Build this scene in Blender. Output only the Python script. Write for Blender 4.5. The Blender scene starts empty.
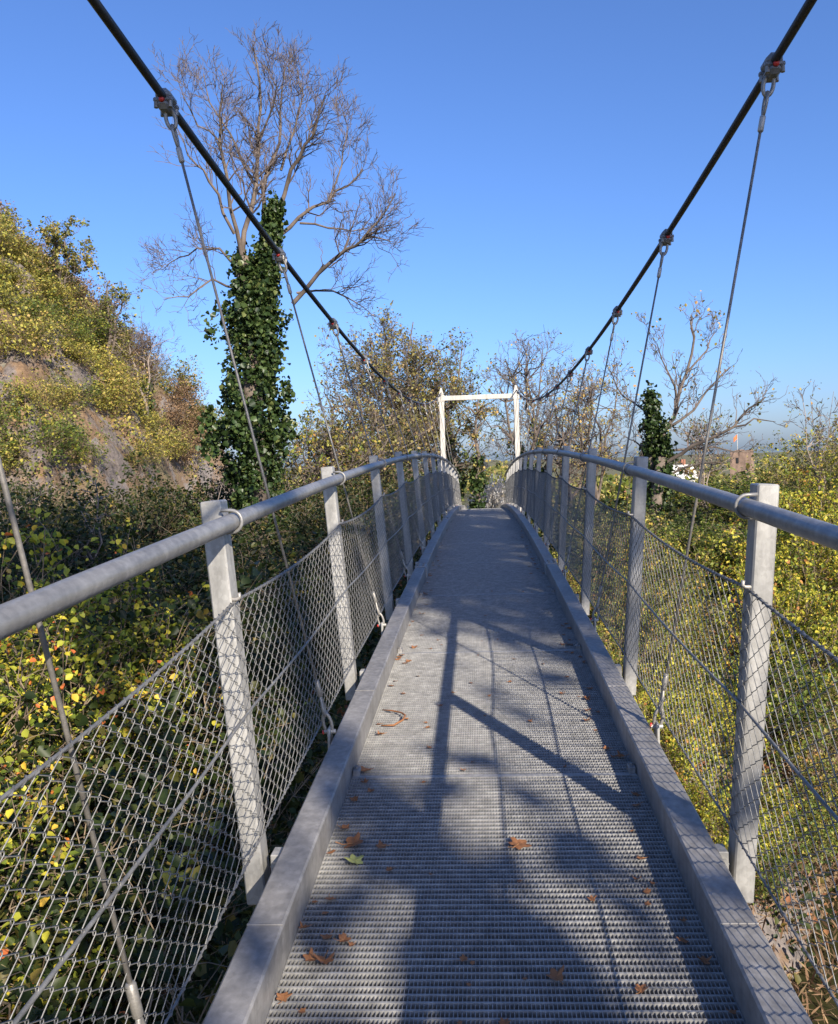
import bpy, math, random
import numpy as np
from mathutils import Vector, Matrix, Quaternion

C = bpy.context.scene.collection
PI = math.pi
rng = np.random.default_rng(7)

# ------------------------------------------------------------------ helpers
class MB:
    """collects shapes; build() links them as ONE mesh object"""
    def __init__(s):
        s.v = []; s.f = []
    def add(s, vs, fs):
        o = len(s.v)
        s.v.extend([tuple(p) for p in vs]); s.f.extend([tuple(i + o for i in f) for f in fs])
    def box(s, c, d, m=None):
        x, y, z = d[0] / 2, d[1] / 2, d[2] / 2
        vs = [Vector((sx * x, sy * y, sz * z)) for sz in (-1, 1) for sy in (-1, 1) for sx in (-1, 1)]
        if m is not None: vs = [m @ p for p in vs]
        c = Vector(c)
        s.add([p + c for p in vs], [(0, 2, 3, 1), (4, 5, 7, 6), (0, 1, 5, 4), (2, 6, 7, 3), (0, 4, 6, 2), (1, 3, 7, 5)])
    def cbox(s, c, d, b, m=None):
        """box with chamfered edges"""
        hx, hy, hz = d[0] / 2, d[1] / 2, d[2] / 2
        vs = []; idx = {}
        for sx in (-1, 1):
            for sy in (-1, 1):
                for sz in (-1, 1):
                    for a in range(3):
                        p = [sx * (hx - b), sy * (hy - b), sz * (hz - b)]
                        p[a] += (sx, sy, sz)[a] * b
                        idx[(sx, sy, sz, a)] = len(vs); vs.append(Vector(p))
        fs = []
        def I(q, a): return idx[(q[0], q[1], q[2], a)]
        for a in range(3):
            b1, b2 = (a + 1) % 3, (a + 2) % 3
            for sg in (-1, 1):
                loop = []
                for u, w in ((-1, -1), (1, -1), (1, 1), (-1, 1)):
                    q = [0, 0, 0]; q[a] = sg; q[b1] = u; q[b2] = w; loop.append(I(q, a))
                fs.append(loop if sg > 0 else loop[::-1])
            for u in (-1, 1):
                for w in (-1, 1):
                    q = [0, 0, 0]; q[b1] = u; q[b2] = w
                    q0 = list(q); q0[a] = -1; q1 = list(q); q1[a] = 1
                    l = [I(q0, b1), I(q1, b1), I(q1, b2), I(q0, b2)]
                    fs.append(l[::-1] if u * w > 0 else l)
        for sx in (-1, 1):
            for sy in (-1, 1):
                for sz in (-1, 1):
                    l = [I((sx, sy, sz), a) for a in range(3)]
                    fs.append(l if sx * sy * sz > 0 else l[::-1])
        if m is not None: vs = [m @ p for p in vs]
        c = Vector(c)
        s.add([p + c for p in vs], fs)
    def tube(s, pts, r, n=8, cap=True, close=False):
        pts = [Vector(p) for p in pts]; k = len(pts)
        rr = r if hasattr(r, '__len__') else [r] * k
        t0 = (pts[1] - pts[0]).normalized()
        a = Vector((0, 0, 1)) if abs(t0.z) < .9 else Vector((1, 0, 0))
        u = t0.cross(a).normalized()
        o = len(s.v)
        for i, p in enumerate(pts):
            if close: t = (pts[(i + 1) % k] - pts[i - 1]).normalized()
            else: t = (pts[min(i + 1, k - 1)] - pts[max(i - 1, 0)]).normalized()
            u = (u - t * u.dot(t))
            u = u.normalized() if u.length > 1e-6 else t.orthogonal().normalized()
            w = t.cross(u)
            for j in range(n):
                g = 2 * PI * j / n
                s.v.append(tuple(p + (u * math.cos(g) + w * math.sin(g)) * rr[i]))
        for i in range(k if close else k - 1):
            i2 = (i + 1) % k
            for j in range(n):
                j2 = (j + 1) % n
                s.f.append((o + i * n + j, o + i * n + j2, o + i2 * n + j2, o + i2 * n + j))
        if cap and not close:
            s.f.append(tuple(o + j for j in range(n))[::-1]); s.f.append(tuple(o + (k - 1) * n + j for j in range(n)))
    def build(s, name, mat, parent=None, smooth=False):
        me = bpy.data.meshes.new(name); me.from_pydata(s.v, [], s.f); me.update()
        if mat: me.materials.append(mat)
        if smooth: me.polygons.foreach_set('use_smooth', [True] * len(me.polygons))
        return link(name, me, parent)

def link(name, me, parent=None):
    o = bpy.data.objects.new(name, me); C.objects.link(o)
    if parent: o.parent = parent
    return o

def tag(o, label=None, cat=None, group=None, kind=None):
    if label: o['label'] = label
    if cat: o['category'] = cat
    if group: o['group'] = group
    if kind: o['kind'] = kind
    return o

def thing(name, label, cat, loc=(0, 0, 0), rz=0, group=None):
    o = bpy.data.objects.new(name, None); C.objects.link(o)
    o.location = loc; o.rotation_euler = (0, 0, rz); o.empty_display_size = .1
    return tag(o, label, cat, group)

def copy_tree(o, parent=None):
    c = o.copy(); C.objects.link(c)
    if parent is not None: c.parent = parent
    for ch in list(o.children): copy_tree(ch, c)
    return c

def np_mesh(name, V, F, mat, parent=None, smooth=False):
    """V (n,3) floats, F (m,k) ints: fast mesh"""
    me = bpy.data.meshes.new(name)
    V = np.asarray(V, np.float32); F = np.asarray(F, np.int32); m, k = F.shape
    me.vertices.add(len(V)); me.vertices.foreach_set('co', V.ravel())
    me.loops.add(m * k); me.loops.foreach_set('vertex_index', F.ravel())
    me.polygons.add(m); me.polygons.foreach_set('loop_start', np.arange(0, m * k, k, dtype=np.int32))
    try: me.polygons.foreach_set('loop_total', np.full(m, k, np.int32))
    except Exception: pass
    me.update(calc_edges=True); me.validate()
    if mat: me.materials.append(mat)
    if smooth: me.polygons.foreach_set('use_smooth', [True] * len(me.polygons))
    return link(name, me, parent)

YAW, PITCH, ROLL, EYE, FOC = .0571, -.0599, .033, 1.449, 863.45
FW = Vector((-math.sin(YAW) * math.cos(PITCH), math.cos(YAW) * math.cos(PITCH), math.sin(PITCH))); _rt = Vector((math.cos(YAW), math.sin(YAW), 0)); _up = _rt.cross(FW)
RT = _rt * math.cos(ROLL) - _up * math.sin(ROLL); UP = _rt * math.sin(ROLL) + _up * math.cos(ROLL)
def at(u, v, y):
    """a measurement taken on the photograph -> metres, at depth y along the bridge"""
    d = FW + RT * ((u - 434) / FOC) - UP * ((v - 512) / FOC); d *= y / d.y
    return np.array([d.x, y, EYE + d.z])
# ------------------------------------------------------------------ materials
def mat(name):
    m = bpy.data.materials.new(name); m.use_nodes = True
    nt = m.node_tree; b = nt.nodes['Principled BSDF']
    return m, nt, b

def N(nt, t, **kw):
    n = nt.nodes.new(t)
    for k, v in kw.items():
        if k in n.inputs.keys(): n.inputs[k].default_value = v
        else: setattr(n, k, v)
    return n

def ramp(nt, fac, stops, interp='LINEAR'):
    r = nt.nodes.new('ShaderNodeValToRGB'); e = r.color_ramp.elements
    r.color_ramp.interpolation = interp
    while len(e) > 1: e.remove(e[-1])
    e[0].position = stops[0][0]; e[0].color = (*stops[0][1], 1)
    for p, c in stops[1:]:
        k = e.new(p); k.color = (*c, 1)
    nt.links.new(fac, r.inputs[0]); return r

def metal(name, c0, c1, rough=.5, metallic=.4, scale=9, streak=(1, 1, 1), bump=.02, spots=None):
    m, nt, b = mat(name); L = nt.links.new
    tc = N(nt, 'ShaderNodeTexCoord'); mp = N(nt, 'ShaderNodeMapping'); mp.inputs['Scale'].default_value = streak
    L(tc.outputs['Object'], mp.inputs[0])
    n1 = N(nt, 'ShaderNodeTexNoise', Scale=scale, Detail=6.0, Roughness=.65); L(mp.outputs[0], n1.inputs['Vector'])
    n2 = N(nt, 'ShaderNodeTexNoise', Scale=scale * 9, Detail=3.0); L(mp.outputs[0], n2.inputs['Vector'])
    mx = N(nt, 'ShaderNodeMath', operation='MULTIPLY_ADD'); mx.inputs[1].default_value = .35
    L(n2.outputs[0], mx.inputs[0]); L(n1.outputs[0], mx.inputs[2])
    r = ramp(nt, mx.outputs[0], [(.42, c0), (.9, c1)])
    col = r.outputs[0]
    if spots:
        n3 = N(nt, 'ShaderNodeTexNoise', Scale=spots[1], Detail=4.0); L(tc.outputs['Object'], n3.inputs['Vector'])
        r3 = ramp(nt, n3.outputs[0], [(spots[2], (0, 0, 0)), (spots[2] + .06, (1, 1, 1))])
        mm = N(nt, 'ShaderNodeMixRGB'); L(r3.outputs[0], mm.inputs[0]); L(col, mm.inputs[1]); mm.inputs[2].default_value = (*spots[0], 1)
        col = mm.outputs[0]
    vo = N(nt, 'ShaderNodeTexVoronoi', Scale=75.0); L(tc.outputs['Object'], vo.inputs['Vector'])
    vs = N(nt, 'ShaderNodeSeparateColor'); L(vo.outputs['Color'], vs.inputs[0])
    vm = N(nt, 'ShaderNodeMapRange'); L(vs.outputs[0], vm.inputs[0]); vm.inputs[3].default_value = .92; vm.inputs[4].default_value = 1.08
    # run-off streaks
    mp2 = N(nt, 'ShaderNodeMapping'); mp2.inputs['Scale'].default_value = (9, 9, .9); L(tc.outputs['Object'], mp2.inputs[0])
    n4 = N(nt, 'ShaderNodeTexNoise', Scale=3.0, Detail=5.0); L(mp2.outputs[0], n4.inputs['Vector'])
    s4 = N(nt, 'ShaderNodeMapRange'); L(n4.outputs[0], s4.inputs[0]); s4.inputs[1].default_value = .35; s4.inputs[2].default_value = .7; s4.inputs[3].default_value = .8; s4.inputs[4].default_value = 1.1
    mm4 = N(nt, 'ShaderNodeMath', operation='MULTIPLY'); L(vm.outputs[0], mm4.inputs[0]); L(s4.outputs[0], mm4.inputs[1])
    vx = N(nt, 'ShaderNodeMixRGB', blend_type='MULTIPLY'); vx.inputs[0].default_value = 1; L(col, vx.inputs[1]); L(mm4.outputs[0], vx.inputs[2])
    L(vx.outputs[0], b.inputs['Base Color'])
    b.inputs['Metallic'].default_value = metallic
    rr = N(nt, 'ShaderNodeMapRange'); L(n1.outputs[0], rr.inputs[0]); rr.inputs[3].default_value = rough - .12; rr.inputs[4].default_value = rough + .15
    L(rr.outputs[0], b.inputs['Roughness'])
    bp = N(nt, 'ShaderNodeBump', Strength=bump * 10, Distance=.002); L(n2.outputs[0], bp.inputs['Height']); L(bp.outputs[0], b.inputs['Normal'])
    return m

def plain(name, c, rough=.6, metallic=0., noise=0.2, scale=20):
    m, nt, b = mat(name); L = nt.links.new
    tc = N(nt, 'ShaderNodeTexCoord'); n1 = N(nt, 'ShaderNodeTexNoise', Scale=scale, Detail=5.0); L(tc.outputs['Object'], n1.inputs['Vector'])
    r = ramp(nt, n1.outputs[0], [(.3, tuple(x * (1 - noise) for x in c)), (.7, tuple(min(1, x * (1 + noise)) for x in c))])
    L(r.outputs[0], b.inputs['Base Color']); b.inputs['Roughness'].default_value = rough; b.inputs['Metallic'].default_value = metallic
    return m

def leafmat(name, stops, transl=.3, rough=.55, patch=None):
    m, nt, b = mat(name); L = nt.links.new
    g = N(nt, 'ShaderNodeNewGeometry')
    fac = g.outputs['Random Per Island']
    if patch:   # broad drifts of ripe / green foliage through the plant
        nz = N(nt, 'ShaderNodeTexNoise', Scale=patch[0], Detail=2.0); L(g.outputs['Position'], nz.inputs['Vector'])
        a = N(nt, 'ShaderNodeMath', operation='SUBTRACT'); L(nz.outputs[0], a.inputs[0]); a.inputs[1].default_value = .5
        k = N(nt, 'ShaderNodeMath', operation='MULTIPLY_ADD', use_clamp=True); L(a.outputs[0], k.inputs[0]); k.inputs[1].default_value = patch[1]; L(fac, k.inputs[2])
        fac = k.outputs[0]
    r = ramp(nt, fac, stops)
    L(r.outputs[0], b.inputs['Base Color']); b.inputs['Roughness'].default_value = rough
    b.inputs['Specular IOR Level'].default_value = .35
    tr = N(nt, 'ShaderNodeBsdfTranslucent'); L(r.outputs[0], tr.inputs[0])
    mx = N(nt, 'ShaderNodeMixShader'); mx.inputs[0].default_value = transl
    L(b.outputs[0], mx.inputs[1]); L(tr.outputs[0], mx.inputs[2])
    L(mx.outputs[0], nt.nodes['Material Output'].inputs['Surface'])
    return m

M = {}
M['galv'] = metal('galvanised steel', (.23, .224, .208), (.46, .45, .42), .48, .3, 7, (1, 1, .35))
M['rail'] = metal('handrail steel', (.175, .173, .167), (.30, .295, .283), .42, .3, 14, (1, .3, 1))
M['curb'] = metal('kerb steel', (.185, .178, .168), (.36, .345, .325), .5, .3, 5, (1, .5, 1), spots=((.36, .23, .12), 3.0, .71))
M['grate'] = metal('grating steel', (.195, .192, .184), (.365, .36, .345), .6, .1, 12)
M['wire'] = metal('fence wire', (.135, .134, .128), (.265, .26, .245), .45, .35, 30)
M['rope'] = metal('rope steel', (.15, .14, .125), (.29, .27, .24), .5, .4, 60)
M['cable'] = plain('black cable sheath', (.02, .02, .021), .55, 0, .3, 60)
M['clamp'] = metal('clamp steel', (.13, .132, .135), (.29, .29, .285), .5, .3, 30)
M['shackle'] = metal('shackle steel', (.22, .205, .18), (.36, .34, .30), .45, .5, 30)
M['bright'] = metal('ferrule', (.33, .31, .28), (.5, .47, .42), .45, .4, 40)
M['red'] = plain('red cap', (.55, .035, .025), .45, 0, .15, 40)
M['white'] = metal('weathered white paint', (.36, .335, .29), (.60, .575, .52), .6, 0, 4, (1, 1, .25), .02, ((.26, .23, .19), 2.5, .62))
M['dark'] = plain('dark opening', (.012, .012, .014), .8)
M['bark'] = plain('bark', (.14, .11, .085), .9, 0, .45, 8)
M['barkpale'] = plain('pale bark', (.25, .20, .16), .85, 0, .4, 6)
M['twig'] = plain('twig', (.105, .083, .074), .9, 0, .35, 5)
M['limb'] = plain('limb bark', (.12, .094, .074), .9, 0, .5, 3)
M['stem'] = plain('stem', (.20, .15, .10), .9, 0, .4, 12)
M['moss'] = leafmat('fresh green leaves', [(0, (.03, .055, .012)), (.4, (.09, .135, .025)), (.8, (.20, .24, .04)), (1, (.38, .34, .05))], .3, .5, (.8, .7))
M['straw'] = leafmat('straw leaves', [(0, (.12, .12, .04)), (.45, (.26, .24, .075)), (.8, (.38, .31, .10)), (1, (.34, .21, .10))], .35)
M['ivy'] = leafmat('ivy leaves', [(0, (.014, .028, .008)), (.5, (.032, .058, .016)), (.85, (.065, .10, .026)), (1, (.13, .15, .045))], .15, .42)
M['yellow'] = leafmat('turning leaves', [(0, (0.057, 0.088, 0.016)), (.25, (0.169, 0.218, 0.030)), (.5, (0.366, 0.382, 0.043)), (.78, (0.620, 0.545, 0.058)), (.95, (0.645, 0.492, 0.068)), (1, (0.479, 0.218, 0.062))], .35, .55, (.9, .9))
M['autumn'] = leafmat('mixed autumn leaves', [(0, (0.054, 0.088, 0.016)), (.35, (0.149, 0.190, 0.034)), (.65, (0.327, 0.326, 0.053)), (.85, (0.490, 0.380, 0.066)), (1, (0.409, 0.217, 0.066))], .3, .55, (.5, .8))
M['bramble'] = leafmat('bramble leaves', [(0, (.010, .020, .005)), (.4, (.026, .044, .010)), (.8, (.055, .07, .015)), (.96, (.12, .10, .025)), (1, (.28, .20, .035))], .25, .5)  # darker than the lit copy below: thicket shade put into the leaf colour
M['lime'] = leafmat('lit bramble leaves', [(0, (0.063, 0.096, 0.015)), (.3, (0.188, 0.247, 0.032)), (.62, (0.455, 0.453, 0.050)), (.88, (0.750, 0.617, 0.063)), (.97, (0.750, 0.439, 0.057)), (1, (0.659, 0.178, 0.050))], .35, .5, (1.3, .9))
M['gold'] = leafmat('gold leaves', [(0, (0.163, 0.175, 0.044)), (.4, (0.350, 0.300, 0.075)), (.75, (0.575, 0.413, 0.125)), (1, (0.525, 0.300, 0.112))], .35)
M['olive'] = leafmat('olive leaves', [(0, (0.075, 0.100, 0.025)), (.45, (0.213, 0.225, 0.050)), (.8, (0.375, 0.325, 0.088)), (1, (0.450, 0.312, 0.125))], .3, .55, (.35, .7))
M['hill'] = leafmat('hillside leaves', [(0, (0.100, 0.117, 0.032)), (.35, (0.242, 0.246, 0.050)), (.75, (0.482, 0.424, 0.071)), (1, (0.468, 0.315, 0.113))], .3, .6, (.22, .9))
M['brush'] = leafmat('dry brush', [(0, (.12, .07, .04)), (.5, (.24, .145, .08)), (1, (.36, .25, .13))], .2, .8)
M['fluff'] = leafmat('seed fluff', [(0, (.45, .42, .38)), (1, (.8, .77, .72))], .3, .9)
M['deadleaf'] = leafmat('dead leaves', [(0, (.16, .06, .03)), (.5, (.26, .11, .045)), (1, (.38, .19, .08))], .1, .7)
M['greenleaf'] = plain('yellow green leaf', (.36, .36, .10), .6, 0, .25, 40)

def ground_mat():
    m, nt, b = mat('soil and litter'); L = nt.links.new
    g = N(nt, 'ShaderNodeNewGeometry')
    n1 = N(nt, 'ShaderNodeTexNoise', Scale=.45, Detail=8.0, Roughness=.65); L(g.outputs['Position'], n1.inputs['Vector'])
    n2 = N(nt, 'ShaderNodeTexNoise', Scale=5.0, Detail=6.0); L(g.outputs['Position'], n2.inputs['Vector'])
    soil = ramp(nt, n2.outputs[0], [(.3, (.06, .042, .025)), (.5, (.16, .12, .06)), (.7, (.24, .19, .10))])
    gras = ramp(nt, n2.outputs[0], [(.3, (.04, .06, .015)), (.7, (.13, .15, .04))])
    mx = N(nt, 'ShaderNodeMixRGB'); r = ramp(nt, n1.outputs[0], [(.42, (0, 0, 0)), (.58, (1, 1, 1))])
    L(r.outputs[0], mx.inputs[0]); L(soil.outputs[0], mx.inputs[1]); L(gras.outputs[0], mx.inputs[2])
    # bare rock and reddish earth wherever the slope is steep
    sx = N(nt, 'ShaderNodeSeparateXYZ'); L(g.outputs['Normal'], sx.inputs[0])
    n3 = N(nt, 'ShaderNodeTexNoise', Scale=.5, Detail=9.0, Roughness=.7); L(g.outputs['Position'], n3.inputs['Vector'])
    rock = ramp(nt, n3.outputs[0], [(.33, (.09, .08, .075)), (.45, (.22, .19, .17)), (.52, (.17, .11, .065)), (.60, (.20, .15, .08)), (.70, (.09, .09, .035))])
    st = ramp(nt, sx.outputs[2], [(.72, (1, 1, 1)), (.9, (0, 0, 0))])
    m2 = N(nt, 'ShaderNodeMixRGB'); L(st.outputs[0], m2.inputs[0]); L(mx.outputs[0], m2.inputs[1]); L(rock.outputs[0], m2.inputs[2])
    L(m2.outputs[0], b.inputs['Base Color']); b.inputs['Roughness'].default_value = .95
    bp = N(nt, 'ShaderNodeBump', Strength=.8, Distance=.25); L(n3.outputs[0], bp.inputs['Height']); L(bp.outputs[0], b.inputs['Normal'])
    return m
def rock_mat():
    m, nt, b = mat('cliff rock'); L = nt.links.new
    g = N(nt, 'ShaderNodeNewGeometry')
    n1 = N(nt, 'ShaderNodeTexNoise', Scale=.55, Detail=4.0, Roughness=.6); L(g.outputs['Position'], n1.inputs['Vector'])
    n2 = N(nt, 'ShaderNodeTexNoise', Scale=4.5, Detail=8.0, Roughness=.7); L(g.outputs['Position'], n2.inputs['Vector'])
    rk = ramp(nt, n2.outputs[0], [(.3, (.065, .054, .05)), (.5, (.15, .125, .11)), (.7, (.24, .205, .18))])
    ea = ramp(nt, n2.outputs[0], [(.3, (.10, .062, .035)), (.5, (.20, .125, .07)), (.7, (.27, .19, .10))])
    f = ramp(nt, n1.outputs[0], [(.45, (0, 0, 0)), (.55, (1, 1, 1))])
    mx = N(nt, 'ShaderNodeMixRGB'); L(f.outputs[0], mx.inputs[0]); L(rk.outputs[0], mx.inputs[1]); L(ea.outputs[0], mx.inputs[2])
    L(mx.outputs[0], b.inputs['Base Color']); b.inputs['Roughness'].default_value = .95
    bp = N(nt, 'ShaderNodeBump', Strength=.9, Distance=.12); L(n2.outputs[0], bp.inputs['Height']); L(bp.outputs[0], b.inputs['Normal'])
    return m
def water_mat():
    m, nt, b = mat('river water'); L = nt.links.new
    g = N(nt, 'ShaderNodeNewGeometry'); n = N(nt, 'ShaderNodeTexNoise', Scale=2.2, Detail=4.0); L(g.outputs['Position'], n.inputs['Vector'])
    b.inputs['Base Color'].default_value = (.035, .035, .014, 1); b.inputs['Roughness'].default_value = .08; b.inputs['IOR'].default_value = 1.33
    bp = N(nt, 'ShaderNodeBump', Strength=.25, Distance=.08); L(n.outputs[0], bp.inputs['Height']); L(bp.outputs[0], b.inputs['Normal'])
    return m
def brick_mat(name, c0, c1, mortar, scale):
    m, nt, b = mat(name); L = nt.links.new
    tc = N(nt, 'ShaderNodeTexCoord'); mp = N(nt, 'ShaderNodeMapping'); mp.inputs['Rotation'].default_value = (PI / 2, 0, 0)
    L(tc.outputs['Object'], mp.inputs[0])
    br = N(nt, 'ShaderNodeTexBrick', Scale=scale); br.inputs['Color1'].default_value = (*c0, 1); br.inputs['Color2'].default_value = (*c1, 1); br.inputs['Mortar'].default_value = (*mortar, 1)
    L(mp.outputs[0], br.inputs['Vector'])
    n = N(nt, 'ShaderNodeTexNoise', Scale=.9, Detail=6.0); L(tc.outputs['Object'], n.inputs['Vector'])
    mx = N(nt, 'ShaderNodeMixRGB', blend_type='MULTIPLY'); mx.inputs[0].default_value = .8
    r = ramp(nt, n.outputs[0], [(.3, (.5, .5, .5)), (.7, (1, 1, 1))])
    L(br.outputs[0], mx.inputs[1]); L(r.outputs[0], mx.inputs[2]); L(mx.outputs[0], b.inputs['Base Color']); b.inputs['Roughness'].default_value = .9
    return m
M['rock'] = rock_mat(); M['ground'] = ground_mat(); M['water'] = water_mat()
M['ruin'] = brick_mat('ruin stone', (.24, .15, .105), (.30, .20, .14), (.20, .17, .14), 3.0)
M['render'] = plain('white render', (.68, .66, .60), .9, 0, .1, 3)
M['tiles'] = brick_mat('roof tiles', (.30, .12, .07), (.38, .17, .10), (.16, .08, .05), 6.0)
M['slate'] = brick_mat('slate roof', (.22, .23, .26), (.30, .31, .34), (.14, .14, .16), 6.0)
M['glass'] = plain('window glass', (.03, .035, .04), .1, 0, .1)
M['flag'] = plain('orange flag', (.62, .16, .05), .8, 0, .1)

# ------------------------------------------------------------------ terrain
WATER = -6.0
def sm(a, b, x):
    t = np.clip((x - a) / (b - a), 0, 1); return t * t * (3 - 2 * t)
def vnoise(x, y, seed=0):
    """cheap smooth value noise"""
    xi = np.floor(x); yi = np.floor(y); fx = x - xi; fy = y - yi
    fx = fx * fx * (3 - 2 * fx); fy = fy * fy * (3 - 2 * fy)
    def h(a, b):
        v = np.sin(a * 127.1 + b * 311.7 + seed * 74.7) * 43758.5453; return v - np.floor(v)
    return (h(xi, yi) * (1 - fx) + h(xi + 1, yi) * fx) * (1 - fy) + (h(xi, yi + 1) * (1 - fx) + h(xi + 1, yi + 1) * fx) * fy
def ground(x, y):
    x = np.asarray(x, float); y = np.asarray(y, float)
    s = (x - 4.4) * .83 - (y - 13.2) * .55 + (vnoise(x * .25, y * .25, 3) - .5) * 1.6 - .9
    s = s - 2.6 * sm(1.0, -2.2, x)
    bank = -6.3 + 4.4 * (1 - np.exp(np.minimum(s, 0) / 2.4))
    bed = -6.3 - .9 * sm(0, 3, s)
    other = 5.2 * sm(8, 13, s)
    z = np.where(s < 0, bank, bed + other)
    z = z + .9 * sm(-3.5, -10, x) * sm(6, 16, y) * (s < 0)
    z = z + 1.0 * sm(17, 26, y) * sm(40, 29, y) * np.exp(-((x + 2) / 7.) ** 2) - 1.0 * sm(30, 42, y) * sm(-13, -6, x)
    z = z + 1.7 * sm(17, 27, y) * np.exp(-((x - 10) / 6.) ** 2) * (s < 0)
    z = z - 9.5 * sm(36, 90, y) * sm(-8, 10, x - (y - 30) * .02)
    z = z - 8 * sm(44, 120, y) * sm(10, -8, x)
    # rocky hill on the left
    nz = (vnoise(x * .16, y * .16, 1) - .5) * 5 + (vnoise(x * .5, y * .5, 2) - .5) * 1.6
    hill = np.minimum(1.6 * (-16.2 - x + nz * .45), 1.15 * (y - 31.5 - .15 * (x + 20) + nz * .7))
    hill = np.clip(hill, 0, None) * sm(68, 52, y); hill = 19 * (1 - np.exp(-hill / 15.0)) + .1 * np.clip(hill - 8, 0, 60)
    z = np.where(hill > 0, np.maximum(z, z * np.exp(-hill) + hill - .8 * np.exp(-hill)), z)
    # mound under the ruined tower, low wooded rises far off
    z = z + 6.5 * np.exp(-(((x - 60) / 30) ** 2 + ((y - 205) / 35) ** 2))
    far = sm(200, 500, np.hypot(x, y)); z = z + far * (-7 + 4 * vnoise(x * .006, y * .006, 5))
    z = z + (vnoise(x * .9, y * .9, 4) - .5) * .35 * (s < 0)
    return z
def make_terrain():
    def axis(lim, n, p): 
        t = np.linspace(-1, 1, n); return np.sign(t) * (np.abs(t) ** p) * lim
    out = 3.0 * 1.22 ** np.arange(36); out = np.cumsum(out) * (5000 / np.cumsum(out)[-1])
    out = np.concatenate([[2.5, 6, 11, 18, 27, 38], 38 + out[out > 14]])
    core = np.arange(-40, 30.1, .6); xs = np.concatenate([(core[0] - out)[::-1], core, core[-1] + out])
    core = np.arange(-14, 70.1, .6); ys = np.concatenate([(core[0] - out)[::-1], core, core[-1] + out])
    X, Y = np.meshgrid(xs, ys); Z = ground(X, Y)
    V = np.stack([X, Y, Z], -1).reshape(-1, 3)
    w = len(xs); i = np.arange(len(ys) - 1)[:, None] * w + np.arange(w - 1)[None]
    F = np.stack([i, i + 1, i + w + 1, i + w], -1).reshape(-1, 4)
    tag(np_mesh('terrain', V, F, M['ground'], smooth=True), kind='structure')
    m = MB(); m.add([(-60, -70, WATER), (70, -70, WATER), (70, 60, WATER), (-60, 60, WATER)], [(0, 1, 2, 3)])
    tag(m.build('river_water', M['water']), kind='structure')
make_terrain()
def rocky_slope():
    xs = np.arange(-26, -13.5, .11); ys = np.arange(31, 46, .13); X, Y = np.meshgrid(xs, ys)
    Z = ground(X, Y); hgt = sm(.2, 1.5, Z)
    def ridge(a, f, k): return np.abs(vnoise(X * f + 3 * a, Y * f * .8 + Z * f * .9, k) - .5) * 2
    D = .55 * ridge(1, .55, 21) + .28 * ridge(2, 1.3, 22) + .16 * ridge(3, 3.1, 23) + .07 * ridge(4, 7., 24)
    edge = np.minimum.reduce([sm(-26, -24.5, X), sm(-13.5, -15, X), sm(46, 44, Y)])
    Z2 = Z - .25 + hgt * edge * (D * 1.3); Xs = X + hgt * edge * (ridge(5, 1.1, 25) - .4) * .5
    V = np.stack([Xs, Y, Z2], -1).reshape(-1, 3); w = len(xs)
    i = np.arange(len(ys) - 1)[:, None] * w + np.arange(w - 1)[None]
    tag(np_mesh('rocky_slope', V, np.stack([i, i + 1, i + w + 1, i + w], -1).reshape(-1, 4), M['rock']), kind='structure')
G = lambda x, y: float(ground(x, y))
rocky_slope()

# ------------------------------------------------------------------ the bridge
A_, B_ = .0602, .0024
DZ = lambda y: A_ * y - B_ * y * y
SL = lambda y: A_ - 2 * B_ * y
Y0, SP = 2.63, 2.0
TY = 28.66
RX = {1: .773, -1: .765}          # handrail offset
CX = {1: .579, -1: .563}          # kerb inner face
KX = {1: 1.205, -1: 1.268}        # cable offset
RAILH = 1.142; LEAN = .07
zc = lambda y: 2.53 + .0048 * (y - 13.3) ** 2

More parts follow.
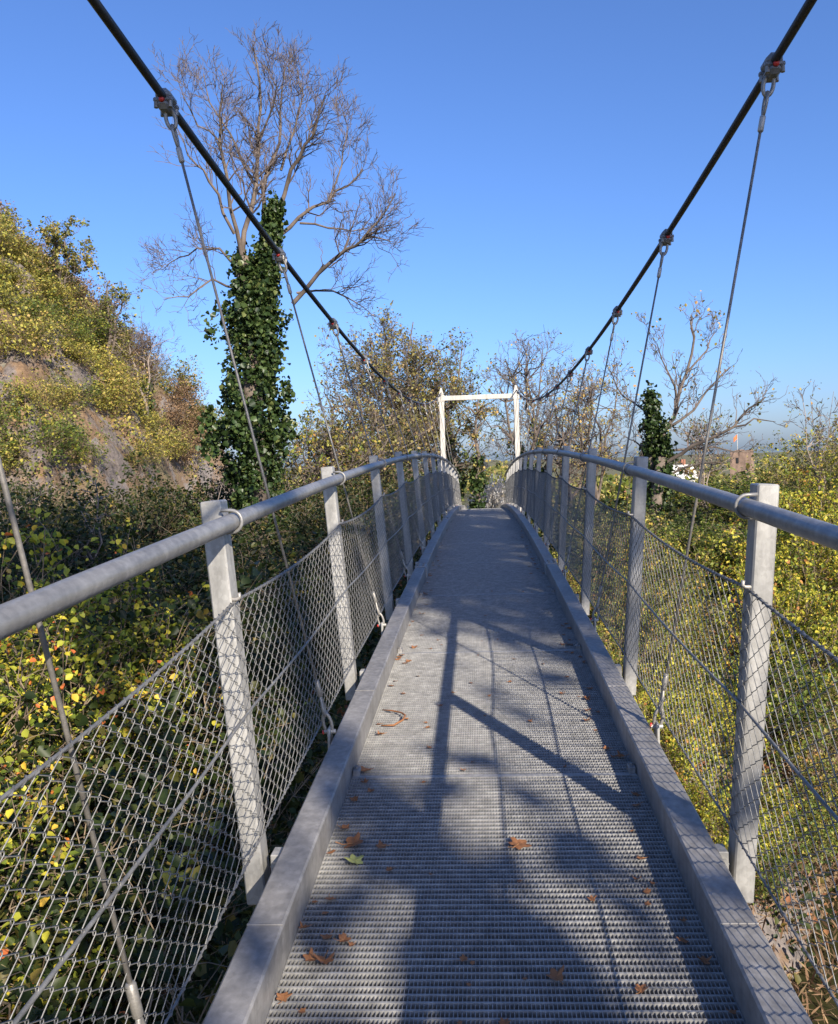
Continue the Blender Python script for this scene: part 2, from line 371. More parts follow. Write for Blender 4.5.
deck = thing('footbridge_deck', 'long cambered walkway of galvanised steel grating between two low steel kerbs', 'footbridge', (0, 0, 0))
def make_deck():
    PL = 1.9; n0 = 3.4
    w0, w1 = -CX[-1] + .002, CX[1] - .002
    m = MB(); ln = PL - .012; nt = 66
    for k in range(nt + 1):
        y = -ln / 2 + k * ln / nt
        t = .006
        e_ = k in (0, nt)
        m.box(((w0 + w1) / 2, y, -.016 + .0008 * e_), (w1 - w0, .013 if e_ else t, .032))
    nl = 108
    for k in range(nl + 1):
        x = w0 + (w1 - w0) * k / nl
        m.box((x, 0, -.0165), (.0019, ln, .030))
    first = None
    for k in range(-2, 14):
        yc = n0 + PL * (k + .5)
        if first is None: p = first = m.build('grating_panel', M['grate'], deck)
        else: p = first.copy(); C.objects.link(p); p.parent = deck
        p.location = (0, yc, DZ(yc)); p.rotation_euler = (math.atan(SL(yc)), 0, 0)
    # clips where the panels meet, cross beams underneath
    c = MB(); c.cbox((0, 0, .012), (.03, .05, .03), .004); c.tube([(0, 0, .027), (0, 0, .036)], .009, 6)
    firstc = None; firstb = None
    b = MB(); b.box((0, 0, -.085), (1.3, .08, .11))
    for k in range(-2, 15):
        y = n0 + PL * k
        for s in (-1, 1):
            if firstc is None: o = firstc = c.build('panel_clip', M['curb'], deck)
            else: o = firstc.copy(); C.objects.link(o); o.parent = deck
            o.location = (s * (CX[s] - .017), y + .03, DZ(y + .03))
        if firstb is None: o = firstb = b.build('cross_beam', M['galv'], deck)
        else: o = firstb.copy(); C.objects.link(o); o.parent = deck
        o.location = (0, y, DZ(y))
    for s in (-1, 1):
        segs = [-1.8] + [8.2 + 6 * k for k in range(0, 4)] + [29.4]
        for a, e in zip(segs[:-1], segs[1:]):
            kb = MB()
            nn = max(2, int((e - a) / 1.0)); ys = np.linspace(a + .004, e - .004, nn + 1)
            x0, x1 = s * CX[s], s * (CX[s] + .10); ch = .006
            prof = [(x0, -.17), (x0, .109 - ch), (x0 + s * ch, .109), (x1 - s * ch, .109), (x1, .109 - ch), (x1, -.17)]
            vs = [(px, y, DZ(y) + pz) for y in ys for px, pz in prof]
            fs = []
            for i in range(nn):
                for j in range(6):
                    q = [i * 6 + j, i * 6 + (j + 1) % 6, (i + 1) * 6 + (j + 1) % 6, (i + 1) * 6 + j]
                    fs.append(q if s < 0 else q[::-1])
            fs.append(list(range(6)) if s > 0 else list(range(6))[::-1]); fs.append([nn * 6 + j for j in range(6)] if s < 0 else [nn * 6 + j for j in range(6)][::-1])
            kb.add(vs, fs); ko = kb.build('kerb_beam', M['curb'], deck)
            # splice plate with bolts at the far joint of each length
            if e < 29:
                sp = MB(); rot = Matrix.Rotation(math.atan(SL(e)), 3, 'X')
                sp.cbox((s * (CX[s] + .05), e, DZ(e) + .112), (.106, .16, .010), .003, rot)
                sp.cbox((s * (CX[s] - .006), e, DZ(e) + .055), (.012, .16, .10), .003, rot)
                spo = sp.build('splice_plate', M['galv'], ko)
                for dx in (.025, .075):
                    for dy in (-.05, .05):
                        bo = MB(); zz = DZ(e) + .117 + SL(e) * dy
                        bo.tube([(s * (CX[s] + dx), e + dy, zz), (s * (CX[s] + dx), e + dy, zz + .014)], .012, 6)
                        bo.build('bolt', M['clamp'], ko)
            for yw in np.arange(a + 2.0, e - .3, 2.0):
                wb = MB(); wb.cbox((s * (CX[s] + .05), yw, DZ(yw) + .109), (.098, .007, .004), .001)
                wb.build('weld_seam', M['curb'], ko)
make_deck()

# ---- railings
POSTS = [Y0 + SP * i for i in range(-1, 14)]
def topz(y, h, sag):
    k = (y - Y0) / SP; t = k - math.floor(k)
    return DZ(y) + h - sag * 4 * t * (1 - t)
def make_railing(s):
    side = 'right' if s > 0 else 'left'
    t = thing('railing', 'galvanised steel railing with chain link mesh along the left edge of the walkway, sunlit posts' if s < 0
              else 'galvanised steel railing with chain link mesh along the right edge of the walkway, river side', 'railing', (0, 0, 0))
    rx = s * RX[s]
    ys = np.arange(-1.6, 29.61, .4)
    m = MB(); m.tube([(rx, y, DZ(y) + RAILH) for y in ys], .0262, 16); m.build('handrail', M['rail'], t, True)
    # post: square tube, leaning outward, open welded cap
    pm = MB()
    top, bot = 1.205, -.07
    ax = Vector((s * LEAN, 0, 1)).normalized(); rot = Matrix.Rotation(s * math.atan(LEAN), 3, 'Y')
    cen0 = Vector((rx + s * (.030 + .034), 0, RAILH))
    mid = cen0 + ax * ((top + bot) / 2 - RAILH)
    pm.cbox(mid, (.064, .080, top - bot), .005, rot)
    um = MB()
    pts = []
    for k in range(11):
        a = -PI / 2 + PI * k / 10
        pts.append((rx - s * .034 * math.cos(a), 0, RAILH + .034 * math.sin(a)))
    pts = [(rx + s * .03, 0, RAILH - .034)] + pts + [(rx + s * .03, 0, RAILH + .034)]
    um.tube(pts, .0055, 8)
    hk = MB()
    xin = rx + s * (.030 - LEAN * (RAILH - .9)) - s * .002
    hk.tube([(xin + s * .02, -.03, .9), (xin - s * .012, -.03, .9), (xin - s * .02, -.03, .906), (xin - s * .018, -.03, .92)], .006, 6)
    lg = MB()
    xb = s * (CX[s] + .10)
    lg.cbox((xb + s * .018, 0, .03), (.034, .06, .12), .003)
    lg.tube([(xb + s * .02, -.045, .06), (xb + s * .02, -.03, .06)], .012, 6); lg.tube([(xb + s * .02, -.045, .0), (xb + s * .02, -.03, .0)], .012, 6)
    P = U = H = L_ = None
    for y in POSTS:
        z = DZ(y)
        if P is None:
            P = pm.build('post', M['galv'], t); U = um.build('rail_clip', M['rail'], P, True); H = hk.build('wire_hook', M['bright'], P, True); L_ = lg.build('post_bracket', M['galv'], P)
            P.location = (0, y, z)
            kids = (U, H, L_); U.location = (0, -.055, -.055 * SL(y) * 0)
        else:
            q = P.copy(); C.objects.link(q); q.parent = t; q.location = (0, y, z)
            for kx in kids:
                c = kx.copy(); C.objects.link(c); c.parent = q
    # tension wires
    mx = lambda h: rx + s * (.026 - LEAN * (RAILH - h))
    yy = np.arange(-1.6, 29.3, .1)
    for nm, h, sag, r in (('top_wire', .895, .035, .0065), ('middle_wire', .545, .02, .006), ('bottom_wire', .155, .006, .005)):
        w = MB()
        n_t = 900 if nm == 'top_wire' else 0
        w.tube([(mx(h), y, topz(y, h, sag)) for y in yy], r * .62 if nm != 'middle_wire' else r * .8, 7)
        if nm != 'middle_wire':   # mesh ends twisted round the wire
            yb = np.arange(-1.6, 29.3, .012)
            ph = yb * 2 * PI / .04
            w.tube([(mx(h) + math.cos(a) * r * .9, y, topz(y, h, sag) + math.sin(a) * r * .9) for y, a in zip(yb, ph)], r * .42, 4, False)
        w.build(nm, M['wire'], t, True)
    # chain link: flattened interlocking spirals
    pitch = .040; Hc = .056; rw = .00145
    n = int((29.2 + 1.5) / pitch); V = []; F = []; o = 0
    ns = 4
    for k in range(n):
        yk = -1.5 + k * pitch
        hb = .155; ht = .895
        tz = topz(yk, ht, .035); bz = topz(yk, hb, .006)
        mcount = int(round((ht - hb) / (Hc / 2)))
        fr = np.linspace(0, 1, mcount + 1); j = np.arange(mcount + 1)
        sgn = np.where((j + k) % 2 == 0, 1., -1.)
        yv = yk + sgn * (pitch / 2 + .002)
        hv = hb + (ht - hb) * fr
        wob = (vnoise(np.full_like(fr, k * .13), fr * 3, 11) - .5) * .008
        zv = bz + (tz - bz) * fr + (yv - yk) * SL(yk)
        xv = rx + s * (.026 - LEAN * (RAILH - hv)) + sgn * .0016 + wob
        pts = np.stack([xv, yv + wob * .6, zv], -1)
        # pull corners into short vertical runs (rounded knuckles)
        up = np.array([0, 0, .003])
        pts = np.stack([pts - up, pts + up], 1).reshape(-1, 3)
        tdir = np.gradient(pts, axis=0); tdir /= np.linalg.norm(tdir, axis=1)[:, None]
        e1 = np.array([1., 0, 0]); e2 = np.cross(tdir, e1); e2 /= np.linalg.norm(e2, axis=1)[:, None]
        ang = np.arange(ns) * 2 * PI / ns
        ring = pts[:, None] + rw * (np.cos(ang)[None, :, None] * e1 + np.sin(ang)[None, :, None] * e2[:, None])
        V.append(ring.reshape(-1, 3)); c = len(pts)
        i = (np.arange(c - 1)[:, None] * ns + np.arange(ns)[None]); i2 = (np.arange(c - 1)[:, None] * ns + (np.arange(ns)[None] + 1) % ns)
        F.append(np.stack([i, i2, i2 + ns, i + ns], -1).reshape(-1, 4) + o); o += c * ns
    np_mesh('chain_link_mesh', np.concatenate(V), np.concatenate(F), M['wire'], t, True)
make_railing(-1); make_railing(1)

# ---- main cables
for s in (-1, 1):
    m = MB()
    ys = list(np.linspace(-2.6, TY, 90))
    m.tube([(s * KX[s], y, zc(y)) for y in ys] + [(s * KX[s], TY + .12, zc(TY) + .02), (s * (KX[s] + .05), 38.5, -1.2)], .0175, 12)
    tag(m.build('suspension_cable', M['cable'], None, True), 'thick black sheathed suspension cable sagging above the %s railing' % ('right' if s > 0 else 'left'), 'cable')

# ---- hangers
ORD = ['second', 'third', 'fourth', 'fifth', 'sixth', 'seventh', 'eighth', 'ninth', 'tenth', 'eleventh', 'twelfth', 'thirteenth', 'fourteenth']
def make_hanger(y, s, label, protos):
    zt = zc(y); zb = DZ(y) + .10
    xt = s * KX[s]; xb = s * (CX[s] + .125)
    t = thing('hanger_rope', label, 'hanger', (xb, y, zb), 0, 'steel hanger ropes under the suspension cables')
    d = Vector((xt - xb, 0, zt - zb)); L = d.length; dn = d.normalized(); at = lambda k: dn * k
    ph = math.atan(.0096 * (y - 13.3))
    if not protos:
        c = MB(); R = Matrix.Identity(3)
        c.cbox((0, 0, .010), (.066, .112, .054), .021); c.cbox((0, 0, -.030), (.060, .100, .040), .016)
        c.cbox((0, .036, -.012), (.080, .020, .018), .004); c.cbox((0, -.036, -.012), (.080, .020, .018), .004)
        cl = c.build('cable_clamp', M['clamp'], t)
        for sx in (-1, 1):
            for sy in (-1, 1):
                b = MB(); b.tube([(sx * .030, sy * .036, -.045), (sx * .030, sy * .036, -.02)], .009, 8)
                b.build('bolt', M['shackle'], cl)
        rc = MB(); rc.tube([(0, -.064, -.018), (0, -.060, -.018), (0, -.052, -.018)], [.007, .011, .013], 12); rc.build('red_cap', M['red'], cl, True)
        sh = MB(); pts = []
        for k in range(20):
            a = 2 * PI * k / 20; pts.append((math.sin(a) * .020, 0, -.075 + math.cos(a) * .042))
        sh.tube(pts, .0085, 8, close=True); sho = sh.build('shackle', M['shackle'], t, True)
        th = MB(); pts = []
        for k in range(24):
            a = 2 * PI * k / 24; r = .028 * (1 - .0 * math.cos(a)); zz = math.cos(a)
            pts.append((0, math.sin(a) * .026 * (1 - .45 * (1 - zz) / 2) * (1 if zz > -.9 else .4), -.150 + zz * .047))
        th.tube(pts, .0065, 8, close=True); tho = th.build('thimble', M['shackle'], t, True)
        fe = MB(); fe.tube([(0, 0, -.195), (0, 0, -.200), (0, 0, -.255), (0, 0, -.26)], [.009, .012, .012, .009], 12); feo = fe.build('ferrule', M['bright'], t, True)
        lb = MB(); lb.cbox((0, 0, -.02), (.012, .07, .10), .003); lb.tube([(-.025, 0, .01), (.025, 0, .01)], .010, 8)
        lbo = lb.build('anchor_plate', M['galv'], t)
        lt = MB(); pts = []
        for k in range(20):
            a = 2 * PI * k / 20; pts.append((math.sin(a) * .017, 0, .045 + math.cos(a) * .045))
        lt.tube(pts, .0075, 8, close=True); lto = lt.build('lower_shackle', M['shackle'], t, True)
        lf = MB(); pts = []
        for k in range(20):
            a = 2 * PI * k / 20; pts.append((0, math.sin(a) * .022 * (.6 - .4 * math.cos(a)), .125 + math.cos(a) * .045))
        lf.tube(pts, .0065, 8, close=True); lf.tube([(0, 0, .165), (0, 0, .17), (0, 0, .235), (0, 0, .24)], [.008, .0115, .0115, .008], 12)
        lfo = lf.build('lower_thimble', M['shackle'], t, True)
        rd = MB(); rd.tube([(-.030, 0, .012), (-.024, 0, .012)], .009, 10); rd.build('red_pin', M['red'], lto)
        protos.update(cl=cl, sho=sho, tho=tho, feo=feo, lbo=lbo, lto=lto, lfo=lfo)
        P = protos
    else:
        P = {k: copy_tree(o, t) for k, o in protos.items()}
    top = Vector((xt - xb, 0, zt - zb))
    qr = Vector((0, 0, 1)).rotation_difference(dn)
    P['cl'].location = top; P['cl'].rotation_euler = (ph, 0, 0)
    for k in ('sho', 'tho', 'feo'):
        P[k].location = top; P[k].rotation_mode = 'QUATERNION'; P[k].rotation_quaternion = qr
    P['lbo'].location = (0, 0, 0)
    for k in ('lto', 'lfo'):
        P[k].location = (0, 0, 0); P[k].rotation_mode = 'QUATERNION'; P[k].rotation_quaternion = qr
    r = MB(); r.tube([at(.235), at(L - .255)], .006, 8); r.build('rope', M['rope'], t, True)
protos = {}
for s in (-1, 1):
    sd = 'right' if s > 0 else 'left'
    for i in range(-1, 13):
        y = Y0 + SP / 2 + SP * i
        if s > 0 and i < 0: continue
        o = (['foremost'] + ORD if s > 0 else ['lower end of the'] + ['foremost'] + ORD)[i if s > 0 else i + 1]
        if s < 0 and i == -1: lab = 'steel hanger rope behind the mesh at the bottom left, its clamp out of view'
        elif i == 0: lab = 'foremost full hanger rope under the %s cable, with the largest clamp%s' % (sd, '' if s > 0 else ' and red cap')
        else: lab = '%s steel hanger rope from the front under the %s suspension cable' % (o, sd)
        make_hanger(y, s, lab, protos)

# ---- far portal
def make_portal():
    t = thing('bridge_portal', 'white weathered steel portal frame at the far end of the bridge', 'portal', (0, TY, DZ(TY)))
    zt = zc(TY) - DZ(TY)
    for s, x in ((-1, KX[-1]), (1, KX[1] - .02)):
        m = MB(); m.cbox((s * x, 0, (zt - 1.2) / 2 - .06), (.155, .17, zt + 1.1), .008)
        p = m.build('post', M['white'], t)
        c = MB(); w = .077
        c.add([(s * x - w, -w, zt - .07), (s * x + w, -w, zt - .07), (s * x + w, w, zt - .07), (s * x - w, w, zt - .07), (s * x - .025, -.05, zt + .15), (s * x + .025, -.05, zt + .15), (s * x + .025, .05, zt + .15), (s * x - .025, .05, zt + .15)],
              [(0, 3, 2, 1), (4, 5, 6, 7), (0, 1, 5, 4), (1, 2, 6, 5), (2, 3, 7, 6), (3, 0, 4, 7)])
        c.build('cable_saddle', M['white'], p)
        g2 = MB(); g2.cbox((s * x, -.092, zt - .19), (.20, .012, .22), .003); g2.cbox((s * x - s * .085, -.02, zt - .34), (.014, .10, .12), .003)
        gp = g2.build('gusset_plate', M['white'], p)
        for dx in (-.07, .07):
            for dz in (-.07, .07):
                bb = MB(); bb.tube([(s * x + dx, -.098, zt - .19 + dz), (s * x + dx, -.112, zt - .19 + dz)], .013, 6); bb.build('bolt', M['galv'], gp)
        f = MB(); f.cbox((s * x, 0, -1.22), (.4, .4, .5), .02); f.build('footing', M['render'], p)
    m = MB(); m.cbox(((KX[1] - .02 - KX[-1]) / 2, 0, zt - .19), (KX[1] + KX[-1] - .02 - .157, .12, .155), .008)
    m.build('cross_beam', M['white'], t)
make_portal()
# ------------------------------------------------------------------ fallen leaves
def lobed_leaf(size, curl, seed, lobes=5):
    r = random.Random(seed); m = MB(); n = 5 * lobes; pts = []
    for k in range(n):
        a = 2 * PI * k / n; rr = size * (.30 + .20 * abs(math.cos(a * lobes / 2.)) ** 1.5) * r.uniform(.85, 1.15)
        x, y = rr * math.cos(a), rr * math.sin(a) * .85
        pts.append((x, y, .004 + curl * size * ((x / size) ** 2 * 2.2 + r.uniform(-.05, .07) + .8 * max(0, y / size) ** 2)))
    m.add([(0, 0, .004)] + pts, [(0, 1 + k, 1 + (k + 1) % n) for k in range(n)])
    m.tube([(0, -size * .05, .005), (-size * .1, -size * .45, .006), (-size * .25, -size * .7, .012)], .0012, 4)
    return m
def leaf_at(me_obj, x, y, rz, sc, first):
    o = me_obj if first else me_obj.copy()
    if not first: C.objects.link(o)
    o.location = (x, y, DZ(y) + .001); o.rotation_euler = (math.atan(SL(y)) + random.uniform(-.15, .15), random.uniform(-.2, .2), rz); o.scale = (sc * .85,) * 3
    return o
random.seed(5)
leafprotos = []
for k in range(6):
    leafprotos.append([lobed_leaf(.05, [.1, .35, .5, .25, .6, .05][k], 20 + k).build('fallen_leaf', M['deadleaf']), True])
def put_leaf(x, y, sc, label, group='dry leaves fallen on the grating', k=None):
    P = leafprotos[random.randrange(6) if k is None else k]
    o = leaf_at(P[0], x, y, random.uniform(0, 6.3), sc, P[1]); P[1] = False
    tag(o, label, 'leaf', group); return o
g = lobed_leaf(.085, .35, 3).build('fallen_leaf', M['greenleaf']); tag(leaf_at(g, -.455, 2.73, .7, 1, True), 'yellow-green lobed leaf lying beside the left kerb', 'leaf', 'dry leaves fallen on the grating')
put_leaf(-.47, 2.84, 2.0, 'brown leaf folded against the left kerb just beyond the yellow-green leaf', k=1)
put_leaf(-.515, 3.46, 1.7, 'large round brown leaf resting against the left kerb beyond the shadow edge', k=3)
put_leaf(.085, 2.83, 1.9, 'large flat brown leaf alone near the middle of the walkway', k=0)
put_leaf(.15, 2.14, 1.3, 'crumpled brown leaf in the middle foreground of the grating', k=2)
put_leaf(-.46, 2.20, 1.5, 'curled rusty leaf near the left kerb in the foreground', k=4)
m = MB(); m.tube([(-.06, -.10, .008), (0, -.11, .012), (.04, -.06, .02), (.045, 0, .022), (.02, .06, .015), (-.03, .10, .012), (-.08, .12, .01)], [.003, .005, .005, .005, .004, .004, .002], 6)
o = m.build('curled_stalk', M['deadleaf'], None, True); tag(o, 'curled brown leaf stalk lying near the left kerb', 'stalk'); o.location = (-.45, 4.08, DZ(4.08)); o.rotation_euler = (math.atan(SL(4.08)), 0, 0)
for k in range(52):
    y = 1.9 + 9 * random.random() ** 1.4; x = -.55 + abs(random.gauss(0, .07))
    put_leaf(min(x, -.2), y, random.uniform(.5, 1.15), 'small brown dry leaf lying along the left kerb')
for k in range(64):
    y = 1.9 + 11 * random.random() ** 1.3; x = .56 - abs(random.gauss(0, .07))
    put_leaf(max(x, .2), y, random.uniform(.5, 1.15), 'small brown dry leaf lying along the right kerb')
for k in range(46):
    y = 1.9 + 6 * random.random(); x = random.uniform(-.4, .4)
    put_leaf(x, y, random.uniform(.3, .75), 'small brown dry leaf scattered in the middle of the walkway')

# ------------------------------------------------------------------ plants
def leaves(P, size, rg, up=.45, shape='fold', droop=0., squash=1.):
    """one small folded leaf per point: returns V, F (quads)"""
    n = len(P)
    d = rg.normal(size=(n, 3)); d[:, 2] -= droop; d /= np.linalg.norm(d, axis=1)[:, None]
    nn = rg.normal(size=(n, 3)); nn[:, 2] = np.abs(nn[:, 2]) + up * 2; nn -= d * (nn * d).sum(1)[:, None]; nn /= np.linalg.norm(nn, axis=1)[:, None] + 1e-9
    sd = np.cross(d, nn)
    s = size * (.45 + 1.15 * rg.random(n) ** 1.6)
    L = s[:, None]; W = (s * .40 * squash)[:, None]
    if shape == 'fold':
        b = P; tip = P + d * L - nn * L * .12
        m1 = P + d * L * .30; m2 = P + d * L * .68
        up1 = nn * W * .35
        V = np.stack([b, m1 + sd * W * .95 + up1, m2 + sd * W * .75 + up1 * .7, tip, m2 - sd * W * .75 + up1 * .7, m1 - sd * W * .95 + up1], 1)
        o = np.arange(n)[:, None] * 6
        F = np.concatenate([o + np.array([[0, 1, 2, 3]]), o + np.array([[0, 3, 4, 5]])])
    else:
        V = np.stack([P, P + d * L * .5 + sd * W, P + d * L, P + d * L * .5 - sd * W], 1)
        F = np.arange(n)[:, None] * 4 + np.array([[0, 1, 2, 3]])
    return V.reshape(-1, 3), F

def twigtubes(lines, n=3):
    """lines: list of (pts, radii) -> V,F fast"""
    m = MB()
    for p, r in lines: m.tube(p, r, n, False)
    return m

def poly(a, b, k, jit, rg, sag=0.):
    a = np.asarray(a, float); b = np.asarray(b, float); t = np.linspace(0, 1, k + 1)[:, None]
    p = a + (b - a) * t; L = np.linalg.norm(b - a)
    j = rg.normal(size=p.shape) * jit * L; j[0] = 0; j[-1] *= .3
    p = p + j; p[:, 2] -= sag * L * (4 * t * (1 - t))[:, 0] * -1
    return p

def shrub_parts(seed, H, R, nst, ncl, nlf, lsize, spread=.22, shape='fold', up=.45):
    rg = np.random.default_rng(seed)
    lines = []; pts = []; tips = []
    for i in range(nst):
        a = rg.uniform(0, 2 * PI); rr = R * rg.uniform(.25, 1); h = H * rg.uniform(.55, 1.05) * (1 - .35 * (rr / R) ** 2)
        b = np.array([math.cos(a) * rr, math.sin(a) * rr, h]); st = np.array([math.cos(a), math.sin(a), 0]) * R * .12
        p = poly(st, b, 5, .05, rg, .10); lines.append((p, list(np.linspace(.012, .004, 6) * (H / 2)))); tips.append(p)
    for c in range(ncl):
        p = tips[rg.integers(len(tips))]; q = p[rg.integers(2, 6)] + rg.normal(size=3) * np.array([R * .2, R * .2, H * .10])
        q[2] = max(q[2], .05 * H)
        base = p[rg.integers(1, 5)]
        out = np.array([q[0], q[1], 0.]); out /= np.linalg.norm(out) + 1e-6
        d = out * rg.uniform(0, .9) + rg.normal(size=3) * .45 + np.array([0, 0, .55]); d /= np.linalg.norm(d)
        for b_ in range(rg.integers(2, 4)):       # a leafy spray: a few shoots with leaves along them
            dd = d + rg.normal(size=3) * .45; dd /= np.linalg.norm(dd); l = spread * rg.uniform(1.4, 3.4)
            e = q + dd * l; e[2] -= l * .12
            lines.append(([base, q, (q + e) / 2 + np.array([0, 0, l * .06]), e], [.006, .0045, .003, .0015]))
            k = int(nlf * .45 * rg.uniform(.6, 1.5)); t = rg.uniform(.05, 1.05, k)[:, None] ** .8
            pts.append(q + (e - q) * t + np.array([0, 0, l * .1]) * (4 * t * (1 - t)) + rg.normal(size=(k, 3)) * (lsize * .55 + spread * .12))
    P = np.concatenate(pts); P[:, 2] = np.maximum(P[:, 2], .02)
    return leaves(P, lsize, rg, up, shape), lines

def shrub(name, seed, H, R, nst, ncl, nlf, lsize, lm, label, cat, group=None, loc=(0, 0, 0), **kw):
    (V, F), lines = shrub_parts(seed, H, R, nst, ncl, nlf, lsize, **kw)
    t = thing(name, label, cat, loc, 0, group)
    np_mesh('foliage', V, F, M[lm], t)
    twigtubes(lines, 3).build('stems', M['stem'], t)
    return t
def place(t, x, y, rz, sc, label=None, dz=-.05, group=None, first=[]):
    if t.name not in first: first.append(t.name); o = t
    else: o = copy_tree(t)
    o.location = (x, y, G(x, y) + dz); o.rotation_euler = (0, 0, rz)
    o.scale = sc if hasattr(sc, '__len__') else (sc, sc, sc)
    if label: o['label'] = label
    if group: o['group'] = group
    return o

# --- recursive branches on given limbs
def twig_out(limbs, rg, levels, dens, ln, lines, leaftips, rmin=.004, up=.25, pull=None):
    """limbs: list of (pts ndarray, r0, r1). Adds side branches level by level."""
    cur = limbs
    for lv in range(levels):
        nxt = []
        for p, r0, r1 in cur:
            seg = np.linalg.norm(np.diff(p, axis=0), axis=1); L = seg.sum()
            nb = max(1, int(rg.poisson(dens[lv] * L)))
            for _ in range(nb):
                t = rg.uniform(.22, 1.0) if lv else rg.uniform(.15, 1.0)
                k = min(int(t * (len(p) - 1)), len(p) - 2); f = t * (len(p) - 1) - k
                q = p[k] * (1 - f) + p[k + 1] * f; dr = (p[k + 1] - p[k]); dr /= np.linalg.norm(dr) + 1e-9
                side = rg.normal(size=3); side -= dr * side.dot(dr); side /= np.linalg.norm(side) + 1e-9
                a = rg.uniform(.45, 1.0); d = dr * math.cos(a) + side * math.sin(a); d[2] += up; d /= np.linalg.norm(d)
                l = ln[lv] * rg.uniform(.5, 1.25) * (1.15 - .5 * t)
                e = q + d * l; e[2] += .06 * l
                r = max(rmin, (r0 * (1 - t) + r1 * t) * .55)
                np_ = poly(q, e, 4 if lv < 2 else 3, .055, rg)
                lines.append((np_, list(np.linspace(r, max(rmin * .7, r * .35), len(np_)))))
                nxt.append((np_, r, max(rmin * .7, r * .35)))
                if lv == levels - 1: leaftips.append(np_[-1]); leaftips.append(np_[-2])
        cur = nxt

def ivy_column(axis, width, n, size, rg):
    """leaf cards round a trunk: ragged clumps"""
    axis = np.asarray(axis, float); ncl = max(10, n // 60); P = []
    for c in range(ncl):
        t = rg.uniform(0, 1) ** .9; k = t * (len(axis) - 1); i = min(int(k), len(axis) - 2); q = axis[i] * (1 - (k - i)) + axis[i + 1] * (k - i)
        a = rg.uniform(0, 2 * PI); w = np.interp(t, *width) * rg.uniform(.5, 1.05) * (1 + .42 * math.sin(t * 19 + 2 * math.sin(a)) * math.cos(a * 2 + t * 9)) * rg.choice([1., 1.35, 1.8], p=[.80, .13, .07])
        q = q + np.array([math.cos(a) * w, math.sin(a) * w, 0])
        P.append(q + rg.normal(size=(60, 3)) * np.array([.12, .12, .22]) * (size / .13) * rg.uniform(.6, 1.2))
    return leaves(np.concatenate(P), size, rg, .2, droop=.8, squash=1.5)

